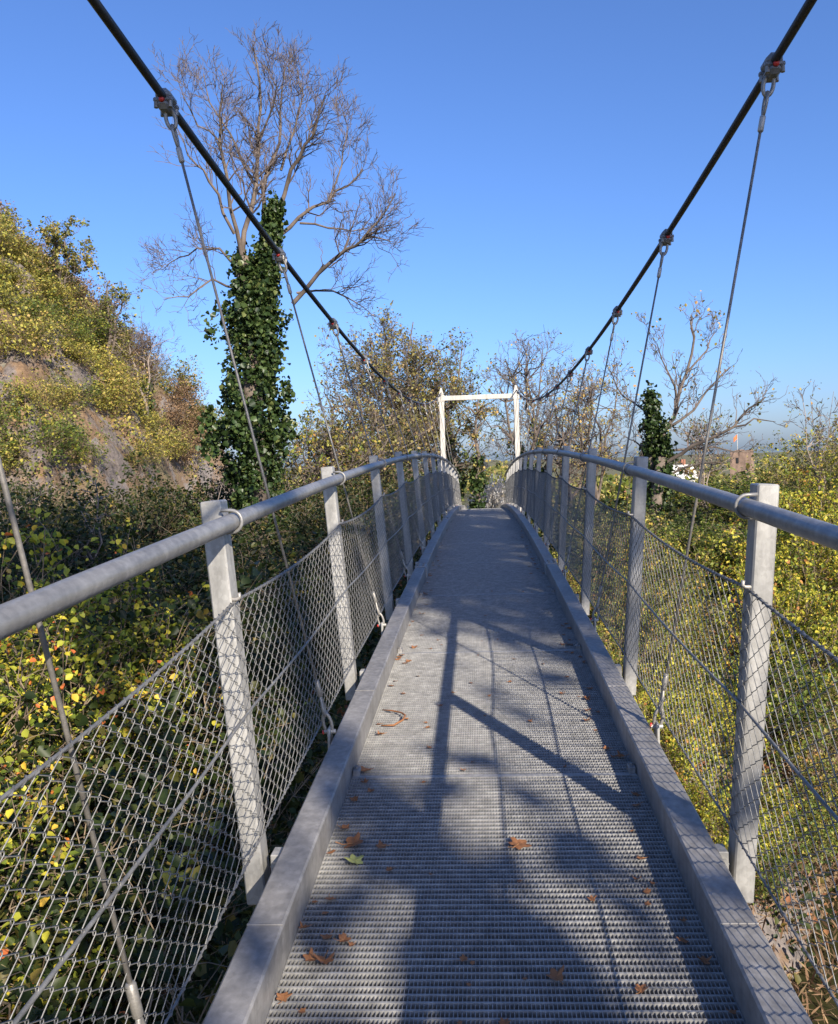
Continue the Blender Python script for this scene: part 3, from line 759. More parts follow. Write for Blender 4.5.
# ---- tall ivy-clad tree on the left (y = 24)
px = lambda u, v, y=24.: at(u, v, y)
def build_ivy_tree():
    rg = np.random.default_rng(11); x0, y0 = -6.35, 24.
    t = thing('ivy_clad_tree', 'tall bare tree with dense dark ivy around its lower trunk, left of the bridge', 'tree', (x0, y0, G(x0, y0) - .1))
    o = np.array([x0, y0, G(x0, y0) - .1])
    S = .3103; zz = lambda a, b, dy=0: px(160 + a * S, 40 + b * S, 24. + dy) - o
    tr = MB()
    base = np.array([0, 0, 0.])
    trunk = [(base, .30), (zz(300, 1150), .27), (zz(285, 900), .24), (zz(265, 700), .19)]
    tr.tube([p for p, r in trunk], [r for p, r in trunk], 10)
    t2 = [(zz(300, 1150), .2), (zz(360, 800, .3), .16), (zz(380, 610, .4), .13)]
    tr.tube([p for p, r in t2], [r for p, r in t2], 10)
    tr.build('trunk', M['bark'], t, True)
    raw = [
     ([(265, 700), (228, 540), (195, 330), (190, 230), (205, 140)], 0.066, (0, -.5, -1, -1.2, -1.4)),
     ([(265, 690), (300, 540), (312, 400), (318, 280), (325, 150), (298, 25)], 0.078, (0, 0, .2, .3, .5, .6)),
     ([(335, 580), (330, 470), (385, 330), (388, 230), (400, 90)], 0.066, (.3, .4, .7, 1, 1.2)),
     ([(380, 560), (420, 420), (470, 340), (500, 280), (535, 180)], 0.066, (.4, .2, -.2, -.6, -1)),
     ([(385, 630), (450, 575), (540, 520), (600, 470), (655, 420)], 0.062, (.4, .6, .9, 1.1, 1.4)),
     ([(428, 850), (510, 750), (600, 675), (650, 645), (705, 585), (760, 500)], 0.066, (0, -.3, -.8, -1.0, -1.2, -1.4)),
     ([(650, 645), (710, 640), (750, 652)], 0.031, (-1, -1.2, -1.3)),
     ([(265, 740), (190, 672), (120, 672), (60, 700), (10, 740)], 0.039, (0, .4, .8, 1, 1.1)),
     ([(245, 800), (170, 775), (95, 830), (10, 835)], 0.039, (0, -.5, -.9, -1.3)),
     ([(440, 815), (560, 810), (620, 840), (695, 890)], 0.035, (.2, .6, .8, .9)),
     ([(240, 625), (185, 500), (140, 420), (90, 370), (45, 270)], 0.047, (-.2, -.6, -1, -1.2, -1.4)),
     ([(450, 590), (540, 605), (620, 612), (700, 590)], 0.035, (.6, .8, 1, 1.2)),
     ([(312, 480), (260, 380), (225, 300), (160, 200), (140, 110)], 0.047, (.2, .5, .9, 1.2, 1.4)),
     ([(390, 420), (440, 280), (455, 180), (445, 95)], 0.039, (.6, .7, .9, 1.1)),
     ([(540, 520), (580, 400), (600, 320), (580, 200)], 0.031, (.9, 1.2, 1.5, 1.6)),
     ([(318, 330), (360, 220), (375, 150), (330, 60)], 0.031, (.3, -.2, -.6, -.8)),
     ([(195, 330), (120, 270), (75, 190), (60, 60)], 0.027, (-1, -1.1, -1.3, -1.5)),
    ]
    lines = []; limbs = []; tips = []
    for pts, r, dy in raw:
        p = np.array([zz(a, b, d) for (a, b), d in zip(pts, dy)])
        q = [p[0]]
        for a, b in zip(p[:-1], p[1:]):
            q.append((a + b) / 2 + rg.normal(size=3) * .045); q.append(b + rg.normal(size=3) * .02)
        q = np.array(q); rr = np.linspace(r, r * .25, len(q)); lines.append((q, list(rr))); limbs.append((q, r, r * .25))
    lb = twigtubes(lines, 7); lb.build('limbs', M['limb'], t, True)
    lines = []
    twig_out(limbs, rg, 3, (5.0, 5.0, 5.0), (1.15, .56, .34), lines, tips, .0064, .26)
    twigtubes(lines, 3).build('twigs', M['twig'], t)
    V, F = ivy_column([base + (0.1, 0, .1), zz(300, 1180), zz(310, 980), zz(318, 820), zz(352, 650), zz(372, 545)], ([0, .2, .4, .6, .75, .85, 1], [.72, .64, .68, .42, .15, .06, .02]), 24000, .105, rg)
    V2, F2 = ivy_column([zz(285, 950), zz(270, 800), zz(262, 700)], ([0, .6, 1], [.40, .26, .10]), 1800, .12, rg)
    V3, F3 = ivy_column([base, zz(300, 1300), zz(298, 1180)], ([0, 1], [1.0, .85]), 4500, .125, rg)
    np_mesh('ivy', np.concatenate([V, V2, V3]), np.concatenate([F, F2 + len(V), F3 + len(V) + len(V2)]), M['ivy'], t)
build_ivy_tree()

# ---- bare tree with ivy on the right (y = 27)
def build_right_tree():
    rg = np.random.default_rng(21); y0 = 27.; x0 = 5.35
    o = np.array([x0, y0, G(x0, y0) - .1])
    t = thing('half_bare_tree', 'gnarled half bare tree with an ivy column and few yellow leaves, right of the bridge', 'tree', tuple(o))
    S = .334
    def zz(a, b, dy=0):
        u, v = 500 + a * S, 330 + b * S
        return at(u, v, y0 + dy) - o
    tr = MB()
    tr.tube([(0, 0, 0), zz(462, 560), zz(470, 470), zz(485, 380)], [.26, .22, .19, .15], 10)
    tr.tube([zz(462, 560), zz(450, 440, .3), zz(455, 300, .3), zz(455, 190, .3)], [.18, .15, .10, .06], 8)
    tr.build('trunk', M['bark'], t, True)
    raw = [([(485, 380), (492, 300), (530, 215), (558, 130), (582, 20), (575, -40)], 0.082, (0, 0, .3, .5, .6, .7)),
           ([(470, 420), (545, 370), (620, 330), (700, 290), (745, 235), (795, 200)], 0.068, (0, -.4, -.8, -1, -1.1, -1.3)),
           ([(700, 290), (760, 265), (825, 275)], 0.034, (-1, -1.2, -1.4)),
           ([(455, 300), (430, 240), (370, 200), (335, 130), (350, 100)], 0.041, (.3, .8, 1.2, 1.4, 1.5)),
           ([(440, 360), (400, 330), (370, 315)], 0.034, (.2, .5, .7)),
           ([(530, 215), (500, 120), (470, 40)], 0.041, (.3, -.2, -.6)), ([(558, 130), (620, 60), (650, 0)], 0.037, (.5, .9, 1.2)),
           ([(520, 360), (640, 350), (760, 365)], 0.041, (0, .6, 1)), ([(492, 300), (580, 240), (650, 150), (690, 110)], 0.048, (0, .5, .9, 1)),
           ([(500, 440), (600, 400), (680, 400)], 0.041, (0, -.5, -.8)), ([(480, 470), (420, 430), (390, 440)], 0.034, (0, -.5, -.7))]
    lines = []; limbs = []; tips = []
    for pts, r, dy in raw:
        p = np.array([zz(a, b, d) for (a, b), d in zip(pts, dy)]); q = [p[0]]
        for a, b in zip(p[:-1], p[1:]): q.append((a + b) / 2 + rg.normal(size=3) * .06); q.append(b)
        q = np.array(q); lines.append((q, list(np.linspace(r, r * .28, len(q))))); limbs.append((q, r, r * .28))
    twigtubes(lines, 7).build('limbs', M['limb'], t, True)
    lines = []; twig_out(limbs, rg, 3, (3.2, 3.6, 3.6), (1.0, .55, .32), lines, tips, .0075, .25)
    twigtubes(lines, 3).build('twigs', M['twig'], t)
    tp = np.array(tips); tp = tp[rg.random(len(tp)) < .16]
    V, F = leaves(np.repeat(tp, 3, 0) + rg.normal(size=(len(tp) * 3, 3)) * .07, .085, rg)
    np_mesh('leaves', V, F, M['gold'], t)
    V, F = ivy_column([zz(462, 560), zz(450, 440, .3), zz(455, 300, .3), zz(455, 185, .3)], ([0, .35, .7, .9, 1], [.34, .28, .24, .12, .03]), 4200, .095, rg)
    V2, F2 = ivy_column([zz(485, 500), zz(488, 400), zz(492, 270)], ([0, .6, 1], [.24, .15, .05]), 1800, .095, rg)
    np_mesh('ivy', np.concatenate([V, V2]), np.concatenate([F, F2 + len(V)]), M['ivy'], t)
build_right_tree()

# ---- generic broad tree: stems from the ground, spreading twigs, optional leaves / ivy
def tree(name, label, x, y, H, R, seed, lm=None, nleaf=6, lsize=.11, stems=3, group=None, ivy=0, bark='bark', keep=1., levels=4, dens=(2.0, 2.8, 3.4), trunk=.12, lean=(0, 0), zb=None, low=.3, twig='twig'):
    rg = np.random.default_rng(seed); o = (x, y, (G(x, y) if zb is None else zb) - .1)
    t = thing(name, label, 'tree', o, 0, group)
    lines = []; limbs = []; tips = []
    for k in range(stems):
        a = rg.uniform(0, 2 * PI) + k * 2.4; rr = R * rg.uniform(.2, .65) if stems > 1 else R * .15
        h = H * rg.uniform(.75, 1.)
        p = poly((rg.normal() * .15 * (stems > 1), rg.normal() * .15 * (stems > 1), 0), (math.cos(a) * rr + lean[0], math.sin(a) * rr + lean[1], h), 7, .022, rg)
        r = trunk * rg.uniform(.7, 1.1); lines.append((p, list(np.linspace(r, r * .2, 8)))); limbs.append((p[2:], r * .7, r * .2))
        if ivy and k < ivy:
            V, F = ivy_column(p[:5], ([0, .7, 1], [.30, .22, .08]), 1500, .12, rg); np_mesh('ivy', V, F, M['ivy'], t)
    for p, r0, r1 in list(limbs):
        for _ in range(int(3 + H * .8)):
            k = rg.integers(3 if low >= 1 else 1, len(p) - 1); q = p[k]; a = rg.uniform(0, 2 * PI); l = R * rg.uniform(.5, 1.) * (1.1 - .5 * k / len(p))
            e = q + np.array([math.cos(a) * l, math.sin(a) * l, l * rg.uniform(.2, .9)]); e[2] = min(e[2], H * 1.02)
            pp = poly(q, e, 5, .05, rg); lines.append((pp, list(np.linspace(r0 * .4, .008, 6)))); limbs.append((pp, r0 * .4, .008))
    twigtubes(lines, 6).build('trunk', M[bark], t, True)
    lines = []; twig_out(limbs, rg, levels - 1, dens, (R * .42, R * .22, R * .12), lines, tips, .0085, .25)
    twigtubes(lines, 3).build('twigs', M[twig], t)
    if lm:
        tp = np.array(tips); tp = tp[rg.random(len(tp)) < keep]
        P = np.repeat(tp, nleaf, 0) + rg.normal(size=(len(tp) * nleaf, 3)) * (.04 + R * .022)
        V, F = leaves(P, lsize, rg); np_mesh('leaves', V, F, M[lm], t)
    return t

# trees behind the far portal
B_P = 'trees behind the portal'
X = lambda u, y: float(at(u, 470, y)[0])
tree('thicket_tree', 'tall multi-stemmed olive and brown tree left of the white portal, tallest there', X(408, 37), 37, 10.4, 2.9, 31, 'straw', 2, .10, 7, B_P, 2)
tree('thicket_tree', 'twiggy brown tree farther left of the portal, behind the third left hanger', X(358, 36), 36, 8.4, 2.5, 32, 'straw', 1, .10, 5, B_P, 1)
tree('thicket_tree', 'greenish ivy-grown tree close to the left portal post', X(438, 39), 39, 9.8, 2.2, 33, 'moss', 2, .10, 5, B_P, 3)
tree('golden_tree', 'golden-brown leafy tree with an ivied trunk seen through the portal opening', X(475, 36.5), 36.5, 6.6, 1.6, 34, 'gold', 4, .10, 1, B_P, 1, trunk=.16, low=1)
tree('golden_tree', 'golden leafy tree between the left portal post and the ivied trunk', X(458, 41), 41, 8.0, 1.6, 35, 'gold', 3, .10, 2, B_P, 1)
tree('sparse_tree', 'nearly leafless tree with pale ivied stems right of the portal', X(538, 38), 38, 9.0, 2.6, 36, 'gold', 1, .09, 5, B_P, 3, 'limb', .35)
tree('sparse_tree', 'thin tree with scattered orange leaves between the sparse tree and the half bare tree', X(592, 40), 40, 8.0, 2.4, 37, 'gold', 1, .10, 5, B_P, 0, 'limb', .7)
tree('sparse_tree', 'short orange-leaved tree low behind the right railing', X(570, 35), 35, 5.4, 1.8, 38, 'gold', 2, .09, 4, B_P, 0, 'limb', .8)
tree('thicket_tree', 'low brown twiggy tree right behind the ivy-clad trunk', X(300, 30), 30, 3.6, 2.2, 39, 'autumn', 3, .09, 5, B_P, 0)
tree('thicket_tree', 'short brown brushy tree in front of the tallest olive tree', X(385, 33), 33, 4.9, 2.4, 40, 'straw', 2, .10, 6, B_P, 0)
tree('thicket_tree', 'short rusty brown tree low beside the left railing', X(345, 31), 31, 3.8, 2.0, 46, 'straw', 2, .10, 6, B_P, 0)
s_ = shrub('fluffy_vine', 61, 1.5, 1.7, 11, 170, 34, .09, 'fluff', 'low bush covered in white seed fluff seen through the portal opening', 'bush', None, (.4, 46, -1.3), spread=.16)
s_.location = (X(490, 44), 44, G(.5, 44) - .1); s_.scale = (.8, .8, max(.6, (.1 - G(.5, 44)) / 1.5))

# shade trees on the near bank behind the viewer
SUN = np.array([.503, -.864, .54])
def shade_tree(label, x, y, crown, seed):
    rg = np.random.default_rng(seed); o = np.array([x, y, G(x, y) - .2])
    t = thing('bank_tree', label, 'tree', tuple(o), 0, 'trees on the near bank')
    lines = []; P = []
    top = np.array(crown[0][0]) - o
    trk = poly((0, 0, 0), top, 6, .02, rg); lines.append((trk, list(np.linspace(.34, .10, 7))))
    for c, r, n in crown:
        c = np.array(c) - o; pp = poly(trk[rg.integers(2, 6)], c, 4, .04, rg); lines.append((pp, [.09, .08, .06, .05, .03]))
        for _ in range(n):
            q = c + rg.normal(size=3) * np.array(r) * .55
            lines.append((poly(c + (q - c) * .2, q, 3, .06, rg), [.03, .022, .015, .008]))
            k = rg.integers(25, 90); P.append(q + rg.normal(size=(k, 3)) * rg.uniform(.2, .5))
    twigtubes(lines, 5).build('trunk', M['bark'], t, True)
    V, F = leaves(np.concatenate(P), .20, rg); np_mesh('leaves', V, F, M['autumn'], t)
SHADE = True
if SHADE:
    shade_tree('tall leafy tree on the near bank right behind the viewpoint', 11, -8, [((10.6, -5.0, 12.2), (2.2, 2.2, 2.6), 50), ((12.4, -7.5, 13.5), (2.2, 2.2, 2.4), 45), ((9.4, -6.5, 9.6), (1.6, 1.5, 1.2), 18), ((13.4, -4.5, 15.2), (2.0, 2, 2.2), 45), ((8.9, -8.2, 10.9), (1.3, 2.0, .9), 40), ((9.9, -4.5, 10.4), (1.8, 1.8, 1.4), 30)], 71)
    shade_tree('second tall tree on the near bank standing beside the first', 9, -15, [((9.6, -14, 17.6), (3.0, 2.8, 2.6), 80), ((6.8, -12.5, 14.8), (2.4, 2.2, 2.4), 60), ((11.5, -15, 19.5), (2.6, 2.5, 2.2), 50), ((6.0, -14.5, 17.0), (2.4, 2.4, 2.4), 50)], 72)
    shade_tree('small tree by the near bridge end behind the viewpoint', 5.2, -8, [((4.6, -6.6, 5.0), (1.1, 1.1, .7), 5), ((5.6, -7.6, 5.2), (1.1, 1.1, .8), 3)], 73)

# --- near shrubs left, sunlit brambles
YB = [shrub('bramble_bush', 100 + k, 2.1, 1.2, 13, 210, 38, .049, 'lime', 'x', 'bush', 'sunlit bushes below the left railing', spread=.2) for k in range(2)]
for k, (x, y, sc, lab) in enumerate([
    (-4.9, 8.6, 1.25, 'yellow bush at the far left edge, beneath the dark bank'), (-3.9, 7.2, 1.05, 'lit yellow-green bush just under the left handrail near its front end'),
    (-3.2, 5.6, 1.0, 'lit yellow-green bush behind the first bay of left mesh'), (-4.6, 6.2, 1.1, 'broad yellow bush at the lower left edge behind the mesh'),
    (-2.3, 4.3, .8, 'low leafy bush deep below the left mesh near the kerb'), (-3.0, 8.2, .95, 'bush with yellow tips left of the first left post'),
    (-2.2, 6.2, .75, 'small bush with yellow leaves beside the first left post foot'), (-3.4, 4.3, .95, 'shaded green bush in the lower left corner behind the mesh')]):
    if k in (2, 4, 5, 6): continue
    place(YB[k % 3 % 2], x, y, k * 1.3, sc, lab, group='sunlit bushes below the left railing')
# --- thicket left middle, its shade put into the dark leaf colour
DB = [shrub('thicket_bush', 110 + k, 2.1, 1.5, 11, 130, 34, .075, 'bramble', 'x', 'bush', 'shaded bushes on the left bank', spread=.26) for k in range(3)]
rl = np.random.default_rng(3); cnt = 0
for x, y in [(-2.4, 4.4), (-2.3, 6.4), (-3.3, 9.4), (-3.2, 7.6), (-3.3, 5.8), (-6.5, 12), (-4.3, 11), (-5.6, 14), (-8, 14.5), (-10, 14), (-3.6, 13.5), (-4.5, 16.5), (-7, 17), (-9.5, 17.5), (-12, 18), (-3.4, 17), (-5.6, 20), (-8.5, 20.5), (-11.5, 21.5), (-14.5, 22), (-4, 21), (-12.5, 25), (-10, 26), (-15.5, 27), (-5, 26), (-3.6, 24.5), (-8, 27.5), (-18, 30), (-13, 30), (-2.9, 29), (-4.6, 30.5)]:
    place(DB[cnt % 3], x, y, rl.uniform(0, 6), (rl.uniform(.85, 1.2), rl.uniform(.85, 1.2), rl.uniform(.8, 1.1)), 'dark green bush in the shaded thicket on the left bank', group='shaded bushes on the left bank'); cnt += 1
# --- right bank, yellow shrubs
RB = [shrub('willow_bush', 120 + k, 3.0, 1.8, 15, 250, 36, .066, 'yellow', 'x', 'bush', 'bushes on the right bank', spread=.17) for k in range(3)]
RB.append(shrub('willow_bush', 124, 3.0, 1.8, 15, 240, 36, .066, 'autumn', 'x', 'bush', 'bushes on the right bank', spread=.17))
RB.append(shrub('willow_bush', 125, 3.0, 1.8, 15, 230, 36, .074, 'moss', 'x', 'bush', 'bushes on the right bank', spread=.17))
RB.append(shrub('willow_bush', 126, 3.2, 1.6, 17, 170, 26, .07, 'olive', 'x', 'bush', 'bushes on the right bank', spread=.2))
RBK = ['yellow-leaved', 'yellow-leaved', 'yellow-leaved', 'orange-tinged', 'fresh green', 'thin olive']
cnt = 0
def right_label(x, y):
    return 'yellow-green bush in the thicket on the right bank'
for x, y, sc in [(6.2, 17.6, 1.0), (4.6, 15.6, .8), (8.0, 19.5, 1.1), (3.6, 14.6, .65), (5.2, 18.5, .95), (9.6, 21.5, 1.1), (7.0, 20.8, 1.05), (3.2, 16.8, .7), (11.5, 23.5, 1.1), (8.8, 23.5, 1.1), (6.2, 23, 1.0), (4.0, 19.5, .8), (13, 27, 1.15), (10.5, 27, 1.1), (8.2, 27, 1.0), (2.6, 13.2, .6), (2.4, 15.2, .6), (3.4, 22.5, .75), (12, 30.5, 1.1), (9.6, 31, 1.0), (15, 30, 1.1), (14, 34, 1.1), (17, 34, 1.1), (11, 36, 1.0), (7.6, 33.5, .9), (2.4, 18.4, .6), (5.8, 15.8, .75), (7.6, 17.6, .8), (4.3, 13.4, .55), (5.2, 14.3, .6), (3.1, 12.2, .5), (6.4, 15.0, .6), (3.9, 12.6, .4)]:
    k_ = (.32 if y > 30 else .5) if (.225 < x / y < .335 and y > 18) else (.7 if x / y < .2 and y > 19 else 1.)
    place(RB[(0, 4, 3, 1, 5, 4, 2, 3, 5)[cnt % 9]], x, y, cnt * 1.7, (sc, sc, sc * rl.uniform(.9, 1.15) * k_), RBK[(0, 4, 3, 1, 5, 4, 2, 3, 5)[cnt % 9]] + ' bush in the thicket on the right bank', group='bushes on the right bank'); cnt += 1
# --- hillside
GB = shrub('hillside_bush', 139, 2.4, 1.8, 10, 110, 26, .11, 'moss', 'x', 'bush', 'bushes on the rocky hillside', spread=.34, shape='quad')
HB = [shrub('hillside_bush', 130 + k, 2.6, 1.8, 10, 110, 26, .12, ['hill', 'hill', 'olive', 'brush'][k], 'x', 'bush', 'bushes on the rocky hillside', spread=.34, shape='quad') for k in range(4)]
cnt = 0
hl = ['yellow-green bush on the rocky hillside', 'yellow-green bush on the rocky hillside', 'olive green bush on the rocky hillside', 'dry brown brush on the rocky hillside', 'fresh green bush on the rocky hillside']
rh = np.random.default_rng(9)
spots = []
for k in range(4000):
    x = rh.uniform(-36, -13); y = rh.uniform(32, 58); z = G(x, y)
    if z < 1.2: continue
    if rh.random() < .25 and z < 4: continue
    if x > -17.5 and y > 54: continue
    if vnoise(x * .3 + 3, y * .3, 14) > .70: continue
    if -21.5 < x < -16.6 and y < 42 and z < 6.5 and rh.random() < .5: continue
    if all((x - a) ** 2 + (y - b) ** 2 > 1.35 for a, b in spots): spots.append((x, y))
spots = spots[:270]
for x, y in spots:
    z = G(x, y); pn = float(vnoise(x * .22 + 7, y * .22, 12)) + .08 * rh.normal()
    k = 3 if pn < .36 else (2 if pn < .45 else int(rh.integers(0, 2))); k = 4 if (pn > .62 and rh.random() < .7) else k; sc = rh.uniform(.55, 1.0)
    place((HB + [GB])[k], x, y, rh.uniform(0, 6), (sc, sc, sc * rh.uniform(.7, 1.0)), hl[k], dz=-.25, group='bushes on the rocky hillside')
tree('ridge_tree', 'leafy olive tree standing highest on the hill at the left edge', -22.0, 45.5, 5.4, 2.0, 81, 'olive', 6, .13, 3, 'trees on the hill ridge', 0)
tree('ridge_tree', 'thin olive tree on the hill ridge second from the left edge', -20.2, 46.5, 5.0, 1.8, 82, 'olive', 3, .12, 3, 'trees on the hill ridge', 0)
tree('ridge_tree', 'pale leafless tree with a dark ivied stem on the hill ridge', -18.6, 47.5, 6.0, 2.4, 83, None, 0, .1, 3, 'trees on the hill ridge', 1, 'barkpale', twig='twig')

# --- saplings
sap = []
def sapling(label, x, y, H, R, seed, lm=None, nl=1, grp='thin saplings', **kw):
    return tree('sapling', label, x, y, H, R, seed, lm, nl, .08, kw.pop('stems', 2), grp, 0, 'barkpale', .5, trunk=.035, **kw)
sapling('pair of thin pale leafless stems standing in the dark thicket on the left', -7.2, 15.5, 2.9, .6, 91)
sapling('thin leafless sapling in the dark thicket near the left edge', -9.6, 17, 2.8, .7, 92)
sapling('leafless sapling in the dark thicket below the ivy-clad tree', -5.6, 17.5, 3.0, .7, 93)
sapling('twiggy sapling with few yellow leaves above the bushes right of the front post', 9.9, 26, 5.0, 1.3, 94, 'gold', 1, stems=3)
sapling('twiggy sapling with green leaves at the far right of the skyline', 11.4, 27, 4.4, 1.2, 95, 'olive', 2, stems=3)
sapling('leafy olive sapling just left of the stone tower', 7.3, 29, 3.6, 1.2, 96, 'olive', 3, stems=3)
sapling('bare sapling among the bushes right of the half bare tree', 6.9, 27, 4.0, 1.1, 97, 'gold', 1, stems=3)
# --- undergrowth that nobody could count
def carpet(name, label_kind, n, xr, yr, ok, size, lm, hmax, seed, shape='fold', clump=30, spr=.3, sq=1.):
    rg = np.random.default_rng(seed); m = n // clump
    X = rg.uniform(*xr, m * 3); Y = rg.uniform(*yr, m * 3); k = ok(X, Y); X, Y = X[k][:m], Y[k][:m]
    Z = ground(X, Y); h = hmax * rg.uniform(0.05, 1, len(X)) * (.35 + .9 * vnoise(X * .6, Y * .6, 8))
    P = np.repeat(np.stack([X, Y, Z + h], -1), clump, 0) + rg.normal(size=(len(X) * clump, 3)) * spr * np.array([1, 1, .6])
    V, F = leaves(P, size, rg, .5, shape, squash=sq); tag(np_mesh(name, V, F, M[lm]), kind='stuff')
inriver = lambda X, Y: ((X - 4.4) * .83 - (Y - 13.2) * .55) - .9 - 2.6 * sm(1.0, -2.2, X)
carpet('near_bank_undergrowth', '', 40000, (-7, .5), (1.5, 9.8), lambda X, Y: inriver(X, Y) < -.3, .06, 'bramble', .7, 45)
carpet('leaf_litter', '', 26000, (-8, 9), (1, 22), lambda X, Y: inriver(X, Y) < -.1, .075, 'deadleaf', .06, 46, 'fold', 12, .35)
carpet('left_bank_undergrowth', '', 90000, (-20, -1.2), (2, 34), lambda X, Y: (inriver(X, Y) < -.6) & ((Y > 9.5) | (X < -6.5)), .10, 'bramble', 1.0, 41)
carpet('right_bank_undergrowth', '', 60000, (-1.0, 20), (8, 46), lambda X, Y: (inriver(X, Y) < -.4) & ((np.abs(X) > 1.6) | (Y < 25)) & ~((np.abs(X) < 2.2) & (Y > 26)), .10, 'bramble', .7, 42)
carpet('hill_scrub', '', 110000, (-38, -13), (31, 64), lambda X, Y: (ground(X, Y) > .8) & (vnoise(X * .35, Y * .35, 6) > .33) & (vnoise(X * .3 + 3, Y * .3, 14) < .70) & ~((X > -21.5) & (X < -16.6) & (Y < 42) & (vnoise(X * .9, Y * .9, 16) < .45)), .14, 'hill', .9, 43, 'quad', 24, .4)
carpet('dry_bank_grass', '', 18000, (-1, 12), (7, 22), lambda X, Y: (inriver(X, Y) < .2) & (inriver(X, Y) > -1.9), .30, 'brush', .6, 44, 'quad', 20, .2, .13)
# far valley wood
rg = np.random.default_rng(50)
def far_wood(name, n, xr, yr, size, lm, h, seed, crown=1.6):
    rg = np.random.default_rng(seed); m = n // 90
    X = rg.uniform(*xr, m); Y = rg.uniform(*yr, m); Z = ground(X, Y)
    P = np.repeat(np.stack([X, Y, Z + h * rg.uniform(.35, .85, m)], -1), 90, 0)
    d = rg.normal(size=P.shape); d /= np.linalg.norm(d, axis=1)[:, None]
    P = P + d * (rg.uniform(.2, 1, len(P)) ** .5)[:, None] * crown * np.repeat(rg.uniform(.6, 1.3, m), 90)[:, None]
    V, F = leaves(P, size, rg, .4, 'quad'); tag(np_mesh(name, V, F, M[lm]), kind='stuff')
far_wood('valley_wood', 50000, (8, 60), (48, 86), .34, 'autumn', 3.0, 51)
far_wood('valley_wood', 60000, (12, 110), (95, 190), .5, 'olive', 3.2, 52, 2.2)
far_wood('distant_wood', 50000, (-120, 140), (215, 420), 1.2, 'olive', 5, 53, 4)

# ------------------------------------------------------------------ houses and ruin in the valley
def house(name, label, x, y, z, w, d, h, rz, roofm, rh_):
    t = thing(name, label, 'house', (x, y, z), rz, 'houses in the valley')
    m = MB(); m.box((0, 0, h / 2), (w, d, h)); m.add([(-w / 2, -d / 2, h), (-w / 2, d / 2, h), (-w / 2, 0, h + rh_), (w / 2, -d / 2, h), (w / 2, d / 2, h), (w / 2, 0, h + rh_)], [(0, 2, 1), (3, 4, 5)])
    wl = m.build('wall', M['render'], t)
    r = MB(); e = .4; sl = rh_ / (d / 2)
    for s in (-1, 1):
        a = [(-w / 2 - e, 0, h + rh_ + .02), (w / 2 + e, 0, h + rh_ + .02), (w / 2 + e, s * (d / 2 + e), h - e * sl + .02), (-w / 2 - e, s * (d / 2 + e), h - e * sl + .02)]
        b = [(p[0], p[1], p[2] + .18) for p in a]
        r.add(a + b, [(0, 1, 2, 3), (4, 7, 6, 5), (0, 4, 5, 1), (1, 5, 6, 2), (2, 6, 7, 3), (3, 7, 4, 0)])
    ro = r.build('roof', M[roofm], t)
    c = MB(); c.cbox((w * .25, .3, h + rh_ + .3), (.6, .6, 1.3), .03); c.build('chimney', M['tiles'], ro)
    for k in range(3):
        for fl in range(max(1, int(h // 2.7))):
            wx = -w / 2 + w * (k + .5) / 3; wz = 1.5 + fl * 2.7
            f = MB(); f.cbox((wx, -d / 2 - .02, wz), (1.1, .08, 1.4), .01); fo = f.build('window', M['white'], t)
            g_ = MB(); g_.box((wx, -d / 2 - .065, wz), (.9, .02, 1.2)); g_.build('pane', M['glass'], fo)
house('white_house', 'white house with a red tiled roof glimpsed between branches right of the bridge', 18.2, 90, -7.6, 7, 6, 2.9, .2, 'tiles', 2.2)
house('white_house', 'long white house with a low red roof partly hidden by yellow bushes', 21.5, 84, -8.6, 9, 5, 2.6, -.25, 'tiles', 1.8)
house('white_house', 'tall pale house behind the half bare tree', 26.7, 120, -9.5, 3.4, 4, 7.6, .1, 'render', 1.4)
house('slate_house', 'house with a grey slate roof low among the bushes on the right', 21.5, 75, -9.6, 8, 6, 2.6, -.5, 'slate', 2.4)
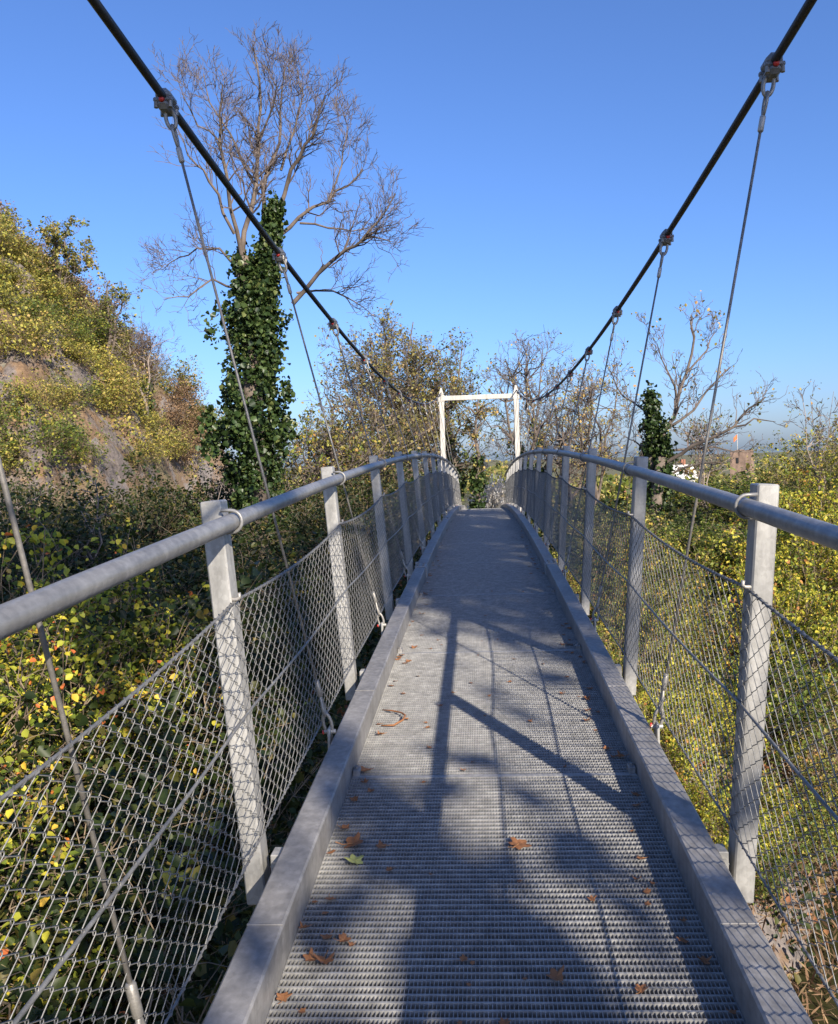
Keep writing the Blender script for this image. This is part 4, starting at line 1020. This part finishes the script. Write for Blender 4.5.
def ruin():
    zb = G(58.9, 200) - 1.
    t = thing('ruined_tower', 'square brown stone castle tower with a ragged top on the skyline', 'tower', (58.9, 200, zb), -.28)
    H = 1.55 - zb; w = 4.9; rg = np.random.default_rng(4)
    m = MB(); per = []
    n = 9
    for sx, sy, dx, dy in ((-1, -1, 1, 0), (1, -1, 0, 1), (1, 1, -1, 0), (-1, 1, 0, -1)):
        for k in range(n): per.append((sx * w / 2 + dx * w * k / n, sy * w / 2 + dy * w * k / n))
    P = len(per); lv = [0, .3, .6, .85, 1]
    jag = [H + (rg.uniform(-.5, .1) if rg.random() < .6 else -.1) - (.5 if x < -1.5 else 0) for x, y in per]
    vs = []
    for f in lv:
        for (x, y), j in zip(per, jag):
            q = rg.normal() * .05; vs.append((x * (1.04 - .04 * f) + q, y * (1.04 - .04 * f) + q, (j if f == 1 else H * f * .93)))
    for (x, y), j in zip(per, jag): vs.append((x * .72, y * .72, j - .05))
    for (x, y), j in zip(per, jag): vs.append((x * .70, y * .70, H - 2.5))
    fs = [(r * P + k, r * P + (k + 1) % P, (r + 1) * P + (k + 1) % P, (r + 1) * P + k) for r in range(len(lv) + 1) for k in range(P)]
    m.add(vs, fs); wl = m.build('wall', M['ruin'], t)
    o = MB()
    for x, z in ((-.9, H * .72), (1.1, H * .5)): o.box((x, -w / 2 - .01, z), (.5, .25, 1.2))
    o.build('window_slit', M['dark'], wl)
    f = thing('flag', 'small orange flag on a white pole atop the stone tower', 'flag', (58.0, 200, zb + H - 2.4))
    p = MB(); p.tube([(0, 0, 0), (0, 0, 6.0)], [.08, .05], 8); p.build('flagpole', M['white'], f, True)
    c = MB(); nx = 6
    pts = [(-.05 - .16 * i, .10 * math.sin(i * 1.3), 5.9 - zz_ * .26 - .16 * i) for zz_ in range(5) for i in range(nx)]
    c.add(pts, [(r * nx + i, r * nx + i + 1, (r + 1) * nx + i + 1, (r + 1) * nx + i) for r in range(4) for i in range(nx - 1)])
    c.build('cloth', M['flag'], f, True)
ruin()

# ------------------------------------------------------------------ light, sky, camera
sc = bpy.context.scene
w = bpy.data.worlds.new('World'); sc.world = w; w.use_nodes = True
nt = w.node_tree; bg = nt.nodes['Background']; sky = nt.nodes.new('ShaderNodeTexSky'); sky.sky_type = 'NISHITA'
el = math.radians(28.4); az = math.atan2(SUN[0], SUN[1])
sky.sun_disc = False; sky.sun_elevation = el; sky.sun_rotation = az
sky.air_density = 1.0; sky.dust_density = 1.05; sky.ozone_density = 10.0; sky.altitude = 0
tint = nt.nodes.new('ShaderNodeMixRGB'); tint.blend_type = 'MULTIPLY'; tint.inputs[0].default_value = 1; tint.inputs[2].default_value = (1.06, .945, 1.0, 1)
nt.links.new(sky.outputs[0], tint.inputs[1]); nt.links.new(tint.outputs[0], bg.inputs[0]); bg.inputs[1].default_value = .115
sl = bpy.data.lights.new('sun', 'SUN'); sl.energy = 5.0; sl.angle = math.radians(.53); sl.color = (1, .90, .76)
so = bpy.data.objects.new('sun', sl); C.objects.link(so)
hv = Vector((SUN[0], SUN[1], 0)).normalized() * math.cos(el); hv.z = math.sin(el)
so.rotation_euler = hv.to_track_quat('Z', 'Y').to_euler(); so.location = (20, -30, 40)

cam = bpy.data.cameras.new('camera'); co = bpy.data.objects.new('camera', cam); C.objects.link(co); sc.camera = co
cam.sensor_fit = 'VERTICAL'; cam.sensor_height = 36; cam.sensor_width = 36 * 838 / 1024; cam.lens = 863.45 / 1024 * 36
cam.shift_x = -15 / 1024; cam.clip_start = .05; cam.clip_end = 9000
r2, u2, fw = RT, UP, FW
co.matrix_world = Matrix(((r2.x, u2.x, -fw.x, 0), (r2.y, u2.y, -fw.y, 0), (r2.z, u2.z, -fw.z, 1.449), (0, 0, 0, 1)))
sc.render.resolution_x = 838; sc.render.resolution_y = 1024
sc.view_settings.view_transform = 'Standard'; sc.view_settings.look = 'None'; sc.view_settings.exposure = .84; sc.view_settings.gamma = 1
